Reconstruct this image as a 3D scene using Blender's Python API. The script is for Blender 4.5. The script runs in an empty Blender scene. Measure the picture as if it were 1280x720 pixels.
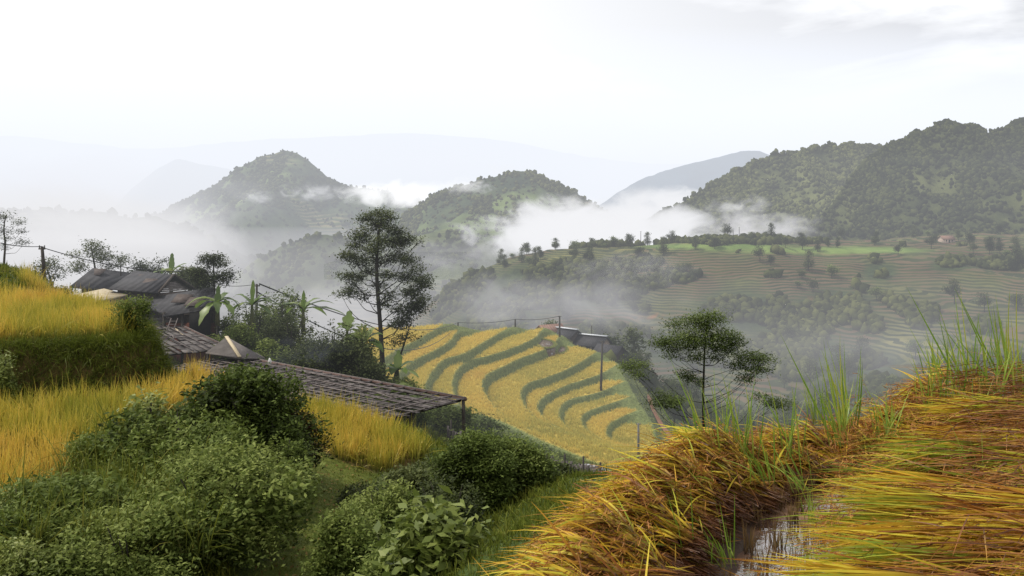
import bpy, math, random
import numpy as np
from mathutils import Vector, Matrix
SC = bpy.context.scene
COL = SC.collection
rng = np.random.default_rng(7)
F = 1000.0; HX = 640.0; HY = 260.0
def U(px, py, D):
    """world point seen at photo position (px,py) at forward distance D (camera at the origin, looking along +Y)"""
    return np.array([(px-HX)/F*D, D, (HY-py)/F*D])
def UZ(px, py, z):
    D = z*F/(HY-py); return np.array([(px-HX)/F*D, D, z])
def XY(px, D): return ((px-HX)/F*D, D)
def sstep(a, b, x):
    t = np.clip((x-a)/(b-a), 0, 1); return t*t*(3-2*t)

# ------------------------------------------------------------------ scene tree helpers
def tag(o, label=None, cat=None, group=None, kind=None):
    if label: o['label'] = label
    if cat: o['category'] = cat
    if group: o['group'] = group
    if kind: o['kind'] = kind
    return o
def empty(name, loc=(0,0,0), rz=0.0, label=None, cat=None, group=None):
    o = bpy.data.objects.new(name, None); COL.objects.link(o)
    o.location = loc; o.rotation_euler = (0,0,rz); o.empty_display_size = .2
    return tag(o, label, cat, group)
def copy_tree(o, parent=None):
    c = o.copy(); COL.objects.link(c)
    if parent is not None: c.parent = parent
    for ch in [k for k in bpy.data.objects if k.parent == o]: copy_tree(ch, c)
    return c
_kids = {}
def dup(root, kids, loc=None, rot=None, scale=None, label=None, group=None):
    c = root.copy(); COL.objects.link(c)
    if loc is not None: c.location = loc
    if rot is not None: c.rotation_euler = rot
    if scale is not None: c.scale = scale
    if label: c['label'] = label
    if group: c['group'] = group
    for k in kids:
        d = k.copy(); COL.objects.link(d); d.parent = c
    return c
def mesh(name, V, Fq, mat, parent=None, attrs=None, smooth=False):
    """V (n,3); Fq list of (m,k) int arrays (k=3 or 4)"""
    V = np.asarray(V, dtype=np.float32)
    if not isinstance(Fq, (list, tuple)): Fq = [Fq]
    Fq = [np.asarray(f, dtype=np.int32) for f in Fq if len(f)]
    me = bpy.data.meshes.new(name)
    me.vertices.add(len(V)); me.vertices.foreach_set('co', V.ravel())
    li = np.concatenate([f.ravel() for f in Fq])
    tot = np.concatenate([np.full(len(f), f.shape[1], dtype=np.int32) for f in Fq])
    st = np.concatenate([[0], np.cumsum(tot)[:-1]]).astype(np.int32)
    me.loops.add(len(li)); me.loops.foreach_set('vertex_index', li)
    me.polygons.add(len(tot)); me.polygons.foreach_set('loop_start', st); me.polygons.foreach_set('loop_total', tot)
    if smooth: me.polygons.foreach_set('use_smooth', np.ones(len(tot), dtype=bool))
    for k, a in (attrs or {}).items():
        at = me.attributes.new(k, 'FLOAT', 'POINT'); at.data.foreach_set('value', np.asarray(a, dtype=np.float32))
    me.update(calc_edges=True)
    if mat is not None: me.materials.append(mat)
    o = bpy.data.objects.new(name, me); COL.objects.link(o)
    if parent is not None: o.parent = parent
    return o
class MB:
    """collects boxes, tubes and sheets, builds one mesh"""
    def __init__(s): s.v=[]; s.q=[]; s.t=[]; s.n=0; s.a=[]
    def add(s, V, Q=None, T=None, a=0.0):
        V=np.asarray(V,dtype=float).reshape(-1,3); s.v.append(V)
        if Q is not None and len(Q): s.q.append(np.asarray(Q)+s.n)
        if T is not None and len(T): s.t.append(np.asarray(T)+s.n)
        s.a.append(np.full(len(V), a) if np.isscalar(a) else np.asarray(a)); s.n+=len(V)
    def box(s, c, d, R=None, a=0.0):
        c=np.asarray(c,float); d=np.asarray(d,float)/2
        P=np.array([[x,y,z] for x in(-1,1) for y in(-1,1) for z in(-1,1)])*d
        if R is not None: P=P@np.asarray(R).T
        s.add(P+c, [[0,1,3,2],[4,6,7,5],[0,4,5,1],[2,3,7,6],[0,2,6,4],[1,5,7,3]], a=a)
    def beam(s, p, q, w, h=None, a=0.0):
        p=np.asarray(p,float); q=np.asarray(q,float); d=q-p; L=np.linalg.norm(d); d=d/L
        up=np.array([0,0,1.]) if abs(d[2])<.95 else np.array([0,1.,0])
        r=np.cross(d,up); r/=np.linalg.norm(r); u=np.cross(r,d)
        s.box((p+q)/2,(L,w,h or w),np.stack([d,r,u],1),a=a)
    def tube(s, pts, rad, n=7, a=0.0, cap=True):
        P=np.asarray(pts,float); m=len(P); rad=np.broadcast_to(np.asarray(rad,float),(m,))
        T=np.gradient(P,axis=0); T/=np.linalg.norm(T,axis=1)[:,None]+1e-9
        ref=np.array([0.31,0.95,0.05]) if abs(T[0]@np.array([0.31,0.95,0.05]))<.9 else np.array([1.,0,0])
        A=np.cross(T,ref); A/=np.linalg.norm(A,axis=1)[:,None]; B=np.cross(T,A)
        th=np.linspace(0,2*math.pi,n,endpoint=False)
        V=P[:,None]+rad[:,None,None]*(np.cos(th)[None,:,None]*A[:,None]+np.sin(th)[None,:,None]*B[:,None])
        V=V.reshape(-1,3); i=np.arange(m-1)[:,None]*n; j=np.arange(n)[None]
        Q=np.stack([i+j,i+(j+1)%n,i+n+(j+1)%n,i+n+j],-1).reshape(-1,4)
        T3=[]
        if cap:
            V=np.vstack([V,P[0],P[-1]]); k=m*n
            T3=[[k,(b+1)%n,b] for b in range(n)]+[[k+1,(m-1)*n+b,(m-1)*n+(b+1)%n] for b in range(n)]
        s.add(V,Q,T3,a=a)
    def sheet(s, a,b,c,d, th=.03, at=0.0):
        """a slab with corners a,b,c,d (in order) and thickness th below"""
        P=np.array([a,b,c,d],float); nrm=np.cross(P[1]-P[0],P[3]-P[0]); nrm/=np.linalg.norm(nrm)
        if nrm[2]<0: nrm=-nrm
        V=np.vstack([P,P-nrm*th])
        s.add(V,[[0,1,2,3],[7,6,5,4],[0,4,5,1],[1,5,6,2],[2,6,7,3],[3,7,4,0]],a=at)
    def build(s, name, mat, parent=None, smooth=False, off=None):
        V=np.vstack(s.v)
        if off is not None: V=V-np.asarray(off)
        fq=[]
        if s.q: fq.append(np.vstack(s.q))
        if s.t: fq.append(np.vstack(s.t))
        return mesh(name,V,fq,mat,parent,{'v':np.concatenate(s.a)},smooth)

# ------------------------------------------------------------------ noise
_perm = rng.random((256,256)).astype(np.float64)
def vnoise(x, y):
    xi=np.floor(x).astype(int); yi=np.floor(y).astype(int); fx=x-xi; fy=y-yi
    fx=fx*fx*(3-2*fx); fy=fy*fy*(3-2*fy)
    g=lambda a,b:_perm[a%256,b%256]
    return (g(xi,yi)*(1-fx)+g(xi+1,yi)*fx)*(1-fy)+(g(xi,yi+1)*(1-fx)+g(xi+1,yi+1)*fx)*fy
def fbm(x, y, o=5, g=.5):
    s=0;a=1;t=0
    for i in range(o):
        s=s+a*(vnoise(x*2**i+i*17.3,y*2**i+i*9.1)-.5)*2; t+=a; a*=g
    return s/t
def ridged(x, y, o=4):
    s=0;a=1;t=0
    for i in range(o):
        n=1-np.abs(vnoise(x*2**i+i*7.3,y*2**i+i*3.1)-.5)*2; s=s+a*n*n; t+=a; a*=.5
    return s/t

# ------------------------------------------------------------------ node helpers
def nmat(name):
    m=bpy.data.materials.new(name); m.use_nodes=True; nt=m.node_tree; nt.nodes.clear()
    return m, nt
def N(nt, t, **kw):
    n=nt.nodes.new(t)
    for k,v in kw.items():
        if k=='inp':
            for a,b in v.items(): n.inputs[a].default_value=b
        else: setattr(n,k,v)
    return n
def L(nt,a,b): nt.links.new(a,b)
def ramp(nt, fac, stops):
    r=N(nt,'ShaderNodeValToRGB'); e=r.color_ramp.elements
    while len(e)<len(stops): e.new(.5)
    for i,(p,c) in enumerate(stops):
        e[i].position=p; e[i].color=(*c,1)
    if fac is not None: L(nt,fac,r.inputs[0])
    return r.outputs[0]
def math_(nt,op,a,b=None,c=None,clamp=False):
    n=N(nt,'ShaderNodeMath',operation=op); n.use_clamp=clamp
    for i,v in enumerate((a,b,c)):
        if v is None: continue
        if isinstance(v,(int,float)): n.inputs[i].default_value=v
        else: L(nt,v,n.inputs[i])
    return n.outputs[0]
def mix(nt,f,a,b,mode='MIX'):
    n=N(nt,'ShaderNodeMix',data_type='RGBA',blend_type=mode)
    for i,v in ((0,f),(6,a),(7,b)):
        if isinstance(v,(int,float)): n.inputs[i].default_value=v
        elif isinstance(v,tuple): n.inputs[i].default_value=(*v,1)
        else: L(nt,v,n.inputs[i])
    return n.outputs[2]
def pos(nt): return N(nt,'ShaderNodeNewGeometry').outputs['Position']
def noise(nt,vec,scale,detail=4,rough=.6,col=False,dist=0):
    n=N(nt,'ShaderNodeTexNoise',inp={'Scale':scale,'Detail':detail,'Roughness':rough,'Distortion':dist}); 
    if vec is not None: L(nt,vec,n.inputs['Vector'])
    return n.outputs['Color' if col else 'Fac']
def vmul(nt,v,s):
    n=N(nt,'ShaderNodeVectorMath',operation='MULTIPLY'); L(nt,v,n.inputs[0]); n.inputs[1].default_value=s; return n.outputs[0]
def attr(nt,name): return N(nt,'ShaderNodeAttribute',attribute_name=name).outputs['Fac']
def finish(nt,col,rough=.8,spec=.3,transl=0,bump=None,bstr=.3,bdist=.1,met=0):
    out=N(nt,'ShaderNodeOutputMaterial'); b=N(nt,'ShaderNodeBsdfPrincipled',inp={'Metallic':met})
    b.inputs['Specular IOR Level'].default_value=spec
    if isinstance(rough,(int,float)): b.inputs['Roughness'].default_value=rough
    else: L(nt,rough,b.inputs['Roughness'])
    if isinstance(col,tuple): b.inputs['Base Color'].default_value=(*col,1)
    else: L(nt,col,b.inputs['Base Color'])
    if bump is not None:
        bn=N(nt,'ShaderNodeBump',inp={'Strength':bstr,'Distance':bdist}); L(nt,bump,bn.inputs['Height']); L(nt,bn.outputs[0],b.inputs['Normal'])
    if transl:
        t=N(nt,'ShaderNodeBsdfTranslucent'); 
        if isinstance(col,tuple): t.inputs[0].default_value=(*col,1)
        else: L(nt,col,t.inputs[0])
        m=N(nt,'ShaderNodeMixShader',inp={0:transl}); L(nt,b.outputs[0],m.inputs[1]); L(nt,t.outputs[0],m.inputs[2]); L(nt,m.outputs[0],out.inputs[0])
    else: L(nt,b.outputs[0],out.inputs[0])
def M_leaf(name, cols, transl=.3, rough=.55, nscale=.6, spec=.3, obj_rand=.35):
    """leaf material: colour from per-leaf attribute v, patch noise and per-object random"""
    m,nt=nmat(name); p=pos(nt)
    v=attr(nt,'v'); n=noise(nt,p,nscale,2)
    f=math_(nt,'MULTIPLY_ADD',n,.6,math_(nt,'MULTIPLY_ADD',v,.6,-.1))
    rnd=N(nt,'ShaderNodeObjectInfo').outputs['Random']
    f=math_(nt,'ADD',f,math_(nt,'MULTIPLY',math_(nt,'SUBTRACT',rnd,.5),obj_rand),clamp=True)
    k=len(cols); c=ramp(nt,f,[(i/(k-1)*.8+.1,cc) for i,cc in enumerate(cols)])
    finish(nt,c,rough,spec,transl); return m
def M_blade(name, base, mids, tip_mix=.5, transl=.3, rough=.5, nscale=.4, spec=.35):
    """blade: t along the blade from base colour to v-picked colour"""
    m,nt=nmat(name); p=pos(nt)
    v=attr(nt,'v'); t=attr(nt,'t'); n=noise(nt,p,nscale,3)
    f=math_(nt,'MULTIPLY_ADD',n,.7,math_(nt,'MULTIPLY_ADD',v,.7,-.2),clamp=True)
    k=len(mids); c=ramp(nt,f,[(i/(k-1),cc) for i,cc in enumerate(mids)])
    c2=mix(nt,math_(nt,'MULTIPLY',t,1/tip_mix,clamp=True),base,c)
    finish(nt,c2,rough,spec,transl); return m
def M_plain(name,c1,c2,scale=2,rough=.8,bstr=.3,stretch=(1,1,1),spec=.2,det=5):
    m,nt=nmat(name); p=vmul(nt,N(nt,'ShaderNodeTexCoord').outputs['Object'],stretch); n=noise(nt,p,scale,det,.65)
    c=ramp(nt,n,[(.3,c1),(.7,c2)])
    a=attr(nt,'v'); c=mix(nt,math_(nt,'MULTIPLY',a,.6,clamp=True),c,(.02,.018,.016))
    finish(nt,c,rough,spec,0,n,bstr,.05); return m

# ------------------------------------------------------------------ blades and leaves
def blades(base, dirs, Ln, Wd, droop, nseg=3, side=None, v=None, tip=0.12, curl=None):
    """ribbons. base (n,3) dirs (n,3) unit; Ln,Wd,droop (n,)"""
    n=len(base); t=np.linspace(0,1,nseg+1)[None,:,None]
    Ln=np.broadcast_to(Ln,(n,)); Wd=np.broadcast_to(Wd,(n,)); droop=np.broadcast_to(droop,(n,))
    if side is None:
        r=rng.normal(size=(n,3)); side=np.cross(dirs,r); side/=np.linalg.norm(side,axis=1)[:,None]+1e-9
    P=base[:,None]+dirs[:,None]*(Ln[:,None,None]*t)
    P=P+np.array([0,0,-1.])*(droop*Ln)[:,None,None]*t**2
    if curl is not None: P=P+side[:,None]*(curl*Ln)[:,None,None]*t**2
    w=(1-t**1.6)*(1-tip)+tip; w=w*np.minimum(1,.55+t*2)
    S=side[:,None]*(Wd[:,None,None]*w*.5)
    V=np.stack([P-S,P+S],2).reshape(-1,3)
    k=np.arange(n)[:,None]*(2*(nseg+1)); j=np.arange(nseg)[None]*2
    Q=np.stack([k+j,k+j+1,k+j+3,k+j+2],-1).reshape(-1,4)
    v=rng.random(n) if v is None else v
    vv=np.repeat(v,2*(nseg+1)); tt=np.tile(np.repeat(np.linspace(0,1,nseg+1),2),n)
    return V,Q,vv,tt
def join(parts):
    V=[];Q=[];vv=[];tt=[];o=0
    for a,b,c,d in parts:
        V.append(a);Q.append(b+o);vv.append(c);tt.append(d);o+=len(a)
    return np.vstack(V),np.vstack(Q),np.concatenate(vv),np.concatenate(tt)
def updirs(n, spread, az=None):
    az=rng.random(n)*2*math.pi if az is None else az
    s=np.abs(rng.normal(size=n))*spread
    d=np.stack([np.cos(az)*np.sin(s),np.sin(az)*np.sin(s),np.cos(s)],1); return d
def leafquads(C, size, ratio=.45, up=.5, v=None, out=None):
    """diamond leaves. C (n,3)"""
    n=len(C); size=np.broadcast_to(size,(n,))
    d=rng.normal(size=(n,3)); d[:,2]*=.5
    if out is not None: d=d*.7+out
    d/=np.linalg.norm(d,axis=1)[:,None]+1e-9
    nr=rng.normal(size=(n,3))+np.array([0,0,up*3]); s=np.cross(d,nr); s/=np.linalg.norm(s,axis=1)[:,None]+1e-9
    nn=np.cross(s,d)
    a=C-d*size[:,None]*.5; b=C+d*size[:,None]*.5; m=C-d*size[:,None]*.06+nn*size[:,None]*.06
    V=np.stack([a,m+s*(size*ratio*.5)[:,None],b,m-s*(size*ratio*.5)[:,None]],1).reshape(-1,3)
    Q=np.arange(n*4).reshape(n,4)
    v=rng.random(n) if v is None else v
    vv=np.repeat(v,4); return V,Q,vv,np.tile([0.,.5,1.,.5],n)
def ellipsoid_pts(n, c, r, shell=.5, seed=None):
    d=rng.normal(size=(n,3)); d/=np.linalg.norm(d,axis=1)[:,None]
    rr=1-(rng.random(n)**1.5)*shell
    return np.asarray(c)+d*rr[:,None]*np.asarray(r), d
# ------------------------------------------------------------------ ground height
_rows = {
 3:  [(-300,1200),(200,1200),(640,1150),(900,1100),(1300,1000)],
 8:  [(-300,800),(0,812),(300,805),(450,800),(600,700),(750,640),(900,600),(1280,560),(1600,520)],
 12: [(-300,650),(0,660),(150,662),(300,682),(400,690),(500,705),(600,688),(700,630),(900,605),(1280,590),(1600,560)],
 16: [(-300,560),(0,560),(150,562),(250,568),(320,592),(400,612),(500,640),(600,632),(700,600),(900,605),(1280,600),(1600,580)],
 20: [(-300,500),(0,500),(150,500),(260,503),(300,515),(350,545),(400,556),(460,570),(530,572),(600,600),(700,602),(900,610),(1280,620)],
 24: [(-300,450),(0,455),(120,457),(200,462),(260,480),(330,510),(400,518),(500,535),(600,585),(700,606),(900,615),(1280,630)],
 30: [(-300,345),(0,352),(70,385),(110,430),(150,490),(250,545),(450,575),(600,577),(700,600),(900,630),(1280,640)],
 40: [(-300,325),(0,338),(60,353),(100,400),(150,465),(300,500),(450,515),(600,572),(700,594),(770,614),(900,650),(1280,640)],
 55: [(-300,335),(0,360),(100,405),(150,422),(230,425),(300,450),(400,480),(500,522),(600,562),(700,590),(800,615),(900,640),(1280,620)],
 75: [(-300,370),(0,395),(200,425),(400,476),(500,505),(600,545),(700,575),(800,598),(900,625),(1050,640),(1280,605)],
 95: [(-300,410),(0,440),(200,455),(300,470),(400,485),(500,505),(600,540),(700,570),(800,592),(900,605),(1050,620),(1280,590)],
 125:[(-300,450),(0,470),(200,480),(400,490),(600,520),(800,570),(900,585),(1050,590),(1280,565)],
 170:[(-300,480),(0,490),(200,480),(400,470),(600,480),(750,490),(900,560),(1050,560),(1280,540)],
 230:[(-300,520),(0,520),(200,520),(400,520),(600,520),(750,530),(900,545),(1050,530),(1280,490)],
 300:[(-300,540),(0,540),(200,540),(400,545),(500,540),(600,505),(750,482),(900,505),(1050,480),(1280,435),(1600,420)],
 350:[(-300,520),(200,520),(500,520),(560,490),(600,455),(700,436),(800,442),(900,446),(1050,425),(1280,390),(1600,370)],
 400:[(-300,500),(200,500),(480,500),(560,440),(620,405),(700,390),(780,392),(900,375),(1050,360),(1280,350),(1600,330)],
 450:[(-300,480),(200,480),(480,480),(540,430),(600,375),(660,342),(740,332),(800,332),(860,313),(1050,317),(1280,326),(1600,310)],
 500:[(-300,460),(200,460),(440,470),(520,400),(570,352),(640,322),(740,308),(850,303),(1050,305),(1280,303),(1600,280)],
 600:[(-300,440),(200,440),(500,440),(620,400),(740,380),(850,350),(1000,310),(1280,290),(1600,270)],
}
_cp=[];_cv=[]
for D_,r_ in _rows.items():
    for px_,py_ in r_:
        _cp.append((px_/220.,math.log(D_)*3.2)); _cv.append(py_)
_cp=np.array(_cp);_cv=np.array(_cv,float)
def _phi(r2): return .5*r2*np.log(r2+1e-12)
_n=len(_cp); _d2=((_cp[:,None]-_cp[None])**2).sum(-1)
_A=np.zeros((_n+3,_n+3)); _A[:_n,:_n]=_phi(_d2)+np.eye(_n)*.004; _A[:_n,_n]=1; _A[:_n,_n+1:]=_cp; _A[_n,:_n]=1; _A[_n+1:,:_n]=_cp.T
_w=np.linalg.solve(_A,np.concatenate([_cv,[0,0,0]]))
def Hbase(x,y):
    x=np.asarray(x,float); y=np.asarray(y,float); sh=x.shape; x=x.ravel(); y=np.maximum(y.ravel(),2.5)
    out=np.empty(len(x)); px=x/y*F+HX; q=np.stack([np.clip(px,-400,1750)/220.,np.log(y)*3.2],1)
    for i in range(0,len(x),20000):
        s=slice(i,i+20000); r2=((q[s,None]-_cp[None])**2).sum(-1)
        out[s]=_phi(r2)@_w[:_n]+_w[_n]+q[s]@_w[_n+1:]
    z=(HY-out)/F*y
    a=.0022*y*sstep(3,40,y)+.0045*y*sstep(170,320,y)
    z=z+a*fbm(x/(y*.05+1.2),np.log(y)*14+x*.01,4)+.05*fbm(x*.9,y*.9,3)
    # gullies on the far hillside
    z=z+sstep(260,330,y)*(1-sstep(430,470,y))*(ridged(x/70+3.1,y/240+1,3)-.55)*9
    return z.reshape(sh)
# signed distance helpers
def pdist(x,y,P):
    """distance to an open polyline"""
    x=np.asarray(x,float);y=np.asarray(y,float); d=np.full(x.shape,1e9)
    for a,b in zip(P[:-1],P[1:]):
        ax,ay=a[:2]; bx,by=b[:2]; dx=bx-ax;dy=by-ay; l2=dx*dx+dy*dy+1e-12
        t=np.clip(((x-ax)*dx+(y-ay)*dy)/l2,0,1); d=np.minimum(d,np.hypot(x-ax-t*dx,y-ay-t*dy))
    return d
def inpoly(x,y,P):
    x=np.asarray(x,float);y=np.asarray(y,float); c=np.zeros(x.shape,bool); n=len(P)
    for i in range(n):
        ax,ay=P[i][:2]; bx,by=P[(i+1)%n][:2]
        if ay==by: continue
        m=((ay>y)!=(by>y))&(x<(bx-ax)*(y-ay)/(by-ay)+ax); c^=m
    return c
def smoothpoly(P,it=2):
    P=np.asarray(P,float)
    for _ in range(it):
        Q=[P[0]]
        for a,b in zip(P[:-1],P[1:]): Q+= [a*.75+b*.25,a*.25+b*.75]
        Q.append(P[-1]); P=np.array(Q)
    return P
def sdpoly(x,y,P):
    """positive inside"""
    d=pdist(x,y,list(P)+[P[0]]); return np.where(inpoly(x,y,P),d,-d)
# --- near left upper terrace
UP_Z=-3.4
UP_POLY=smoothpoly([XY(-500,15),XY(-200,18),XY(0,19.6),XY(100,20.0),XY(172,20.6),XY(186,22.0),XY(165,24.5),XY(120,27),XY(60,29),XY(-200,30),XY(-600,28),XY(-500,15)],2)
LOW_POLY=smoothpoly([XY(-420,10.5),XY(-100,11.4),XY(20,11.8),XY(60,13.2),XY(110,15.0),XY(175,17.0),XY(230,18.6),XY(300,19.3),XY(318,20.2),XY(280,21.6),XY(235,23.0),XY(190,24.6),XY(150,25.5),XY(-420,20)],1)
PATCH_POLY=smoothpoly([XY(372,21.2),XY(392,19.6),XY(430,18.8),XY(475,18.4),XY(528,19.4),XY(538,20.5),XY(480,22.5),XY(380,24),XY(362,22.6),XY(372,21.2)],1)
def Hnear(x,y):
    z=Hbase(x,y)
    m=(y<34)
    if m.any():
        zz=z[m]; sd=sdpoly(x[m],y[m],UP_POLY)
        k=sstep(-.75,0,sd)
        tgt=np.maximum(zz,UP_Z+.03*fbm(x[m],y[m],2)); zz=zz+(tgt-zz)*k
        z[m]=zz
    return z
# --- the terraced bowl
_s=3.0
def CR(pts,z): return [UZ(480+a/_s,380+b/_s,z) for a,b in pts]
LV=[-22.5,-23.7,-25.0,-26.3,-27.7,-29.4,-30.8,-32.0,-33.0,-34.0,-35.0]
_R=[
 [(200,92),(172,108),(130,135),(60,165),(0,205),(-60,260)],
 [(292,92),(275,105),(240,150),(170,185),(90,225),(40,275),(0,330),(-20,380)],
 [(470,90),(450,100),(400,130),(300,190),(230,205),(190,240),(160,290),(150,340),(165,372)],
 [(575,120),(555,135),(500,160),(400,195),(320,210),(270,250),(255,290),(262,345),(300,400),(340,425)],
 [(640,150),(585,180),(520,200),(450,235),(390,260),(365,300),(380,340),(430,410),(520,455),(640,515),(800,580),(900,612),(960,625)],
 [(860,150),(780,190),(740,220),(680,250),(600,280),(530,300),(510,340),(530,385),(570,430),(640,470),(760,515),(880,548),(970,566)],
 [(880,225),(815,265),(750,285),(700,300),(620,335),(580,365),(575,400),(610,440),(690,482),(800,520),(900,545),(980,556)],
 [(940,275),(885,300),(830,325),(760,345),(700,355),(665,380),(655,420),(680,455),(740,492),(850,530),(930,548),(990,552)],
 [(960,330),(920,350),(880,365),(800,390),(750,410),(735,440),(765,480),(830,516),(900,536),(1000,548)],
 [(1000,380),(950,400),(880,430),(840,455),(830,490),(855,518),(920,535),(1010,545)],
]
CONT=[]
for k,(r) in enumerate(_R):
    P=smoothpoly(np.array(CR(r,LV[k]))[:,:2],2)
    CONT.append(P)
def Lvl_at(pt):  # rim outline helper
    return pt
_rim=[((-90,95),-22.5),((100,92),-22.5),((280,93),-23.7),((440,95),-25),((545,98),-26.3),((620,112),-27.7),((700,138),-28.6),((790,180),-29.4),((860,215),-30.8),((885,245),-31.5),
 ((905,300),-32.5),((935,350),-33.5),((965,400),-34.4),((1000,440),-35),((1012,480),-35),((1020,520),-35),((1000,552),-34),((975,575),-31.5),((955,610),-29.4),((925,628),-28.2),((880,628),-27.9),((800,602),-27.7),((700,560),-27.7),((600,520),-27.7),((540,490),-27.7),
 ((440,440),-27.7),((320,410),-27.7),((220,392),-26.5),((150,372),-26.3),((40,345),-25),((-120,330),-23.7)]
RIM=smoothpoly([UZ(480+a/_s,380+b/_s,z)[:2] for (a,b),z in _rim],2)
PONDS=[([(572,138),(600,134),(632,142),(646,156),(628,168),(590,166),(568,154)],-27.65),([(662,158),(684,164),(690,176),(672,188),(644,190),(648,174),(656,164)],-29.3)]
def Zterr(x,y):
    sr=sdpoly(x,y,RIM); wide=3.2*(1-sstep(0,4.5,np.maximum(sr,0)))*sstep(112,125,y)
    z=np.full(x.shape,LV[0]); ris=np.zeros(x.shape)
    for k,P in enumerate(CONT):
        poly=np.vstack([[P[0]+[10,60]],P]+([[[P[-1][0]-2,60]],[[400,60]]] if k<4 else [[[400,P[-1][1]]]])+[[[400,260]]])
        d=pdist(x,y,poly[:len(P)+2] if k<4 else poly[:len(P)+1]); ins=inpoly(x,y,poly); sd=np.where(ins,d,-d)
        w=.62+wide; h=LV[k]-LV[k+1]
        wob=.12*fbm(x*.5+k*7,y*.5,2)
        z-=h*sstep(0,w,sd+wob); ris=np.maximum(ris,sstep(-.35,.0,sd+wob)*(1-sstep(w,w+.35,sd+wob)))
    return z,ris
BOX=(-46,72,78,192)
def Hfull(x,y,want=False):
    x=np.asarray(x,float);y=np.asarray(y,float); sh=x.shape; x=x.ravel().copy();y=y.ravel().copy()
    z=Hnear(x,y); ris=np.zeros(len(x)); fld=np.zeros(len(x))
    m=(x>BOX[0]-6)&(x<BOX[1]+6)&(y>BOX[2]-6)&(y<BOX[3]+6)
    if m.any():
        zt,r=Zterr(x[m],y[m]); sd=sdpoly(x[m],y[m],RIM)
        zt=zt+.06*fbm(x[m]*.3,y[m]*.3,2)
        out=np.maximum(-sd-.2,0); zt2=zt-.55*out-.15*sstep(0,.5,out)
        # bowl is cut into the base inside the rim
        zi=np.where(sd>-.2,zt,np.maximum(z[m],zt2)); z[m]=zi; ris[m]=np.where(sd>-.2,np.maximum(r,1-sstep(0,.5,sd)),0); fld[m]=(sd>-.1)*(1-ris[m])
    z=z.reshape(sh)
    return (z,ris.reshape(sh),fld.reshape(sh)) if want else z
def grid_faces(nu,nv):
    i=np.arange(nv-1)[:,None]*nu; j=np.arange(nu-1)[None]
    return np.stack([i+j,i+j+1,i+nu+j+1,i+nu+j],-1).reshape(-1,4)

# ------------------------------------------------------------------ ground materials
def mat_ground():
    m,nt=nmat('hillside_ground'); p=pos(nt)
    sep=N(nt,'ShaderNodeSeparateXYZ'); L(nt,p,sep.inputs[0]); Z=sep.outputs[2]
    n1=noise(nt,p,.35,6,.65); n2=noise(nt,p,4,5,.7)
    near=ramp(nt,n1,[(.3,(.020,.034,.010)),(.5,(.045,.075,.016)),(.62,(.070,.095,.024)),(.8,(.075,.060,.030))])
    near=mix(nt,.45,near,ramp(nt,n2,[(.3,(.018,.03,.008)),(.7,(.09,.12,.03))]))
    near=mix(nt,attr(nt,'path'),near,ramp(nt,n2,[(.25,(.045,.055,.010)),(.5,(.09,.11,.018)),(.75,(.14,.15,.03))]))
    near=mix(nt,attr(nt,'soil'),near,ramp(nt,n2,[(.3,(.05,.035,.012)),(.7,(.12,.085,.03))]))
    # far hillside: terrace lines follow the height
    wob=noise(nt,p,.012,3); zz=math_(nt,'ADD',Z,math_(nt,'MULTIPLY',wob,9))
    wob2=noise(nt,vmul(nt,p,(1,1,.0)),.035,3); fr=math_(nt,'FRACT',math_(nt,'ADD',math_(nt,'MULTIPLY',zz,.80),math_(nt,'MULTIPLY',wob2,2.2)))
    patch=noise(nt,p,.022,4,.6); patch2=noise(nt,p,.05,3,.6)
    fieldc=ramp(nt,patch,[(.34,(.085,.052,.032)),(.47,(.115,.08,.045)),(.56,(.085,.09,.032)),(.68,(.17,.16,.055))])
    lines=ramp(nt,fr,[(.0,(.018,.034,.012)),(.38,(.025,.042,.014)),(.5,(.6,.6,.6)),(.72,(.7,.7,.7)),(.9,(1,1,1)),(1,(.03,.05,.02))])
    ter=mix(nt,1.0,fieldc,mix(nt,.5,lines,(1,1,1)),'MULTIPLY')
    riser=ramp(nt,patch2,[(.4,(.024,.034,.012)),(.6,(.05,.062,.02))])
    rm=ramp(nt,fr,[(.0,(1,1,1)),(.42,(1,1,1)),(.52,(0,0,0)),(.93,(0,0,0)),(1,(1,1,1))])
    ter=mix(nt,rm,fieldc,riser)
    forest=ramp(nt,noise(nt,p,.16,5,.7),[(.3,(.012,.022,.010)),(.6,(.04,.06,.02)),(.8,(.07,.09,.03))])
    fmask=math_(nt,'MULTIPLY_ADD',noise(nt,p,.010,4,.6),9,-4.6,clamp=True)
    far=mix(nt,attr(nt,'wood'),ter,forest)
    far=mix(nt,attr(nt,'clay'),far,(.34,.12,.05))
    far=mix(nt,attr(nt,'meadow'),far,ramp(nt,patch2,[(.4,(.10,.16,.035)),(.6,(.16,.23,.055))]))
    c=mix(nt,attr(nt,'far'),near,far)
    finish(nt,c,.9,.15,0,n2,.6,.12); return m
def mat_bowl():
    m,nt=nmat('terrace_earth'); p=pos(nt)
    n=noise(nt,p,2.2,5,.7); n0=noise(nt,p,.25,3)
    soil=ramp(nt,n,[(.3,(.32,.24,.05)),(.7,(.52,.40,.08))])
    green=ramp(nt,n,[(.3,(.07,.09,.03)),(.55,(.15,.18,.06)),(.75,(.24,.27,.10))])
    gr=mix(nt,math_(nt,'MULTIPLY',attr(nt,'out'),1.0),green,ramp(nt,n,[(.3,(.04,.055,.02)),(.7,(.10,.12,.045))]))
    c=mix(nt,attr(nt,'field'),gr,soil)
    finish(nt,c,.9,.15,0,n,.7,.15); return m
MG=mat_ground(); MBOWL=mat_bowl()
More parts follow.
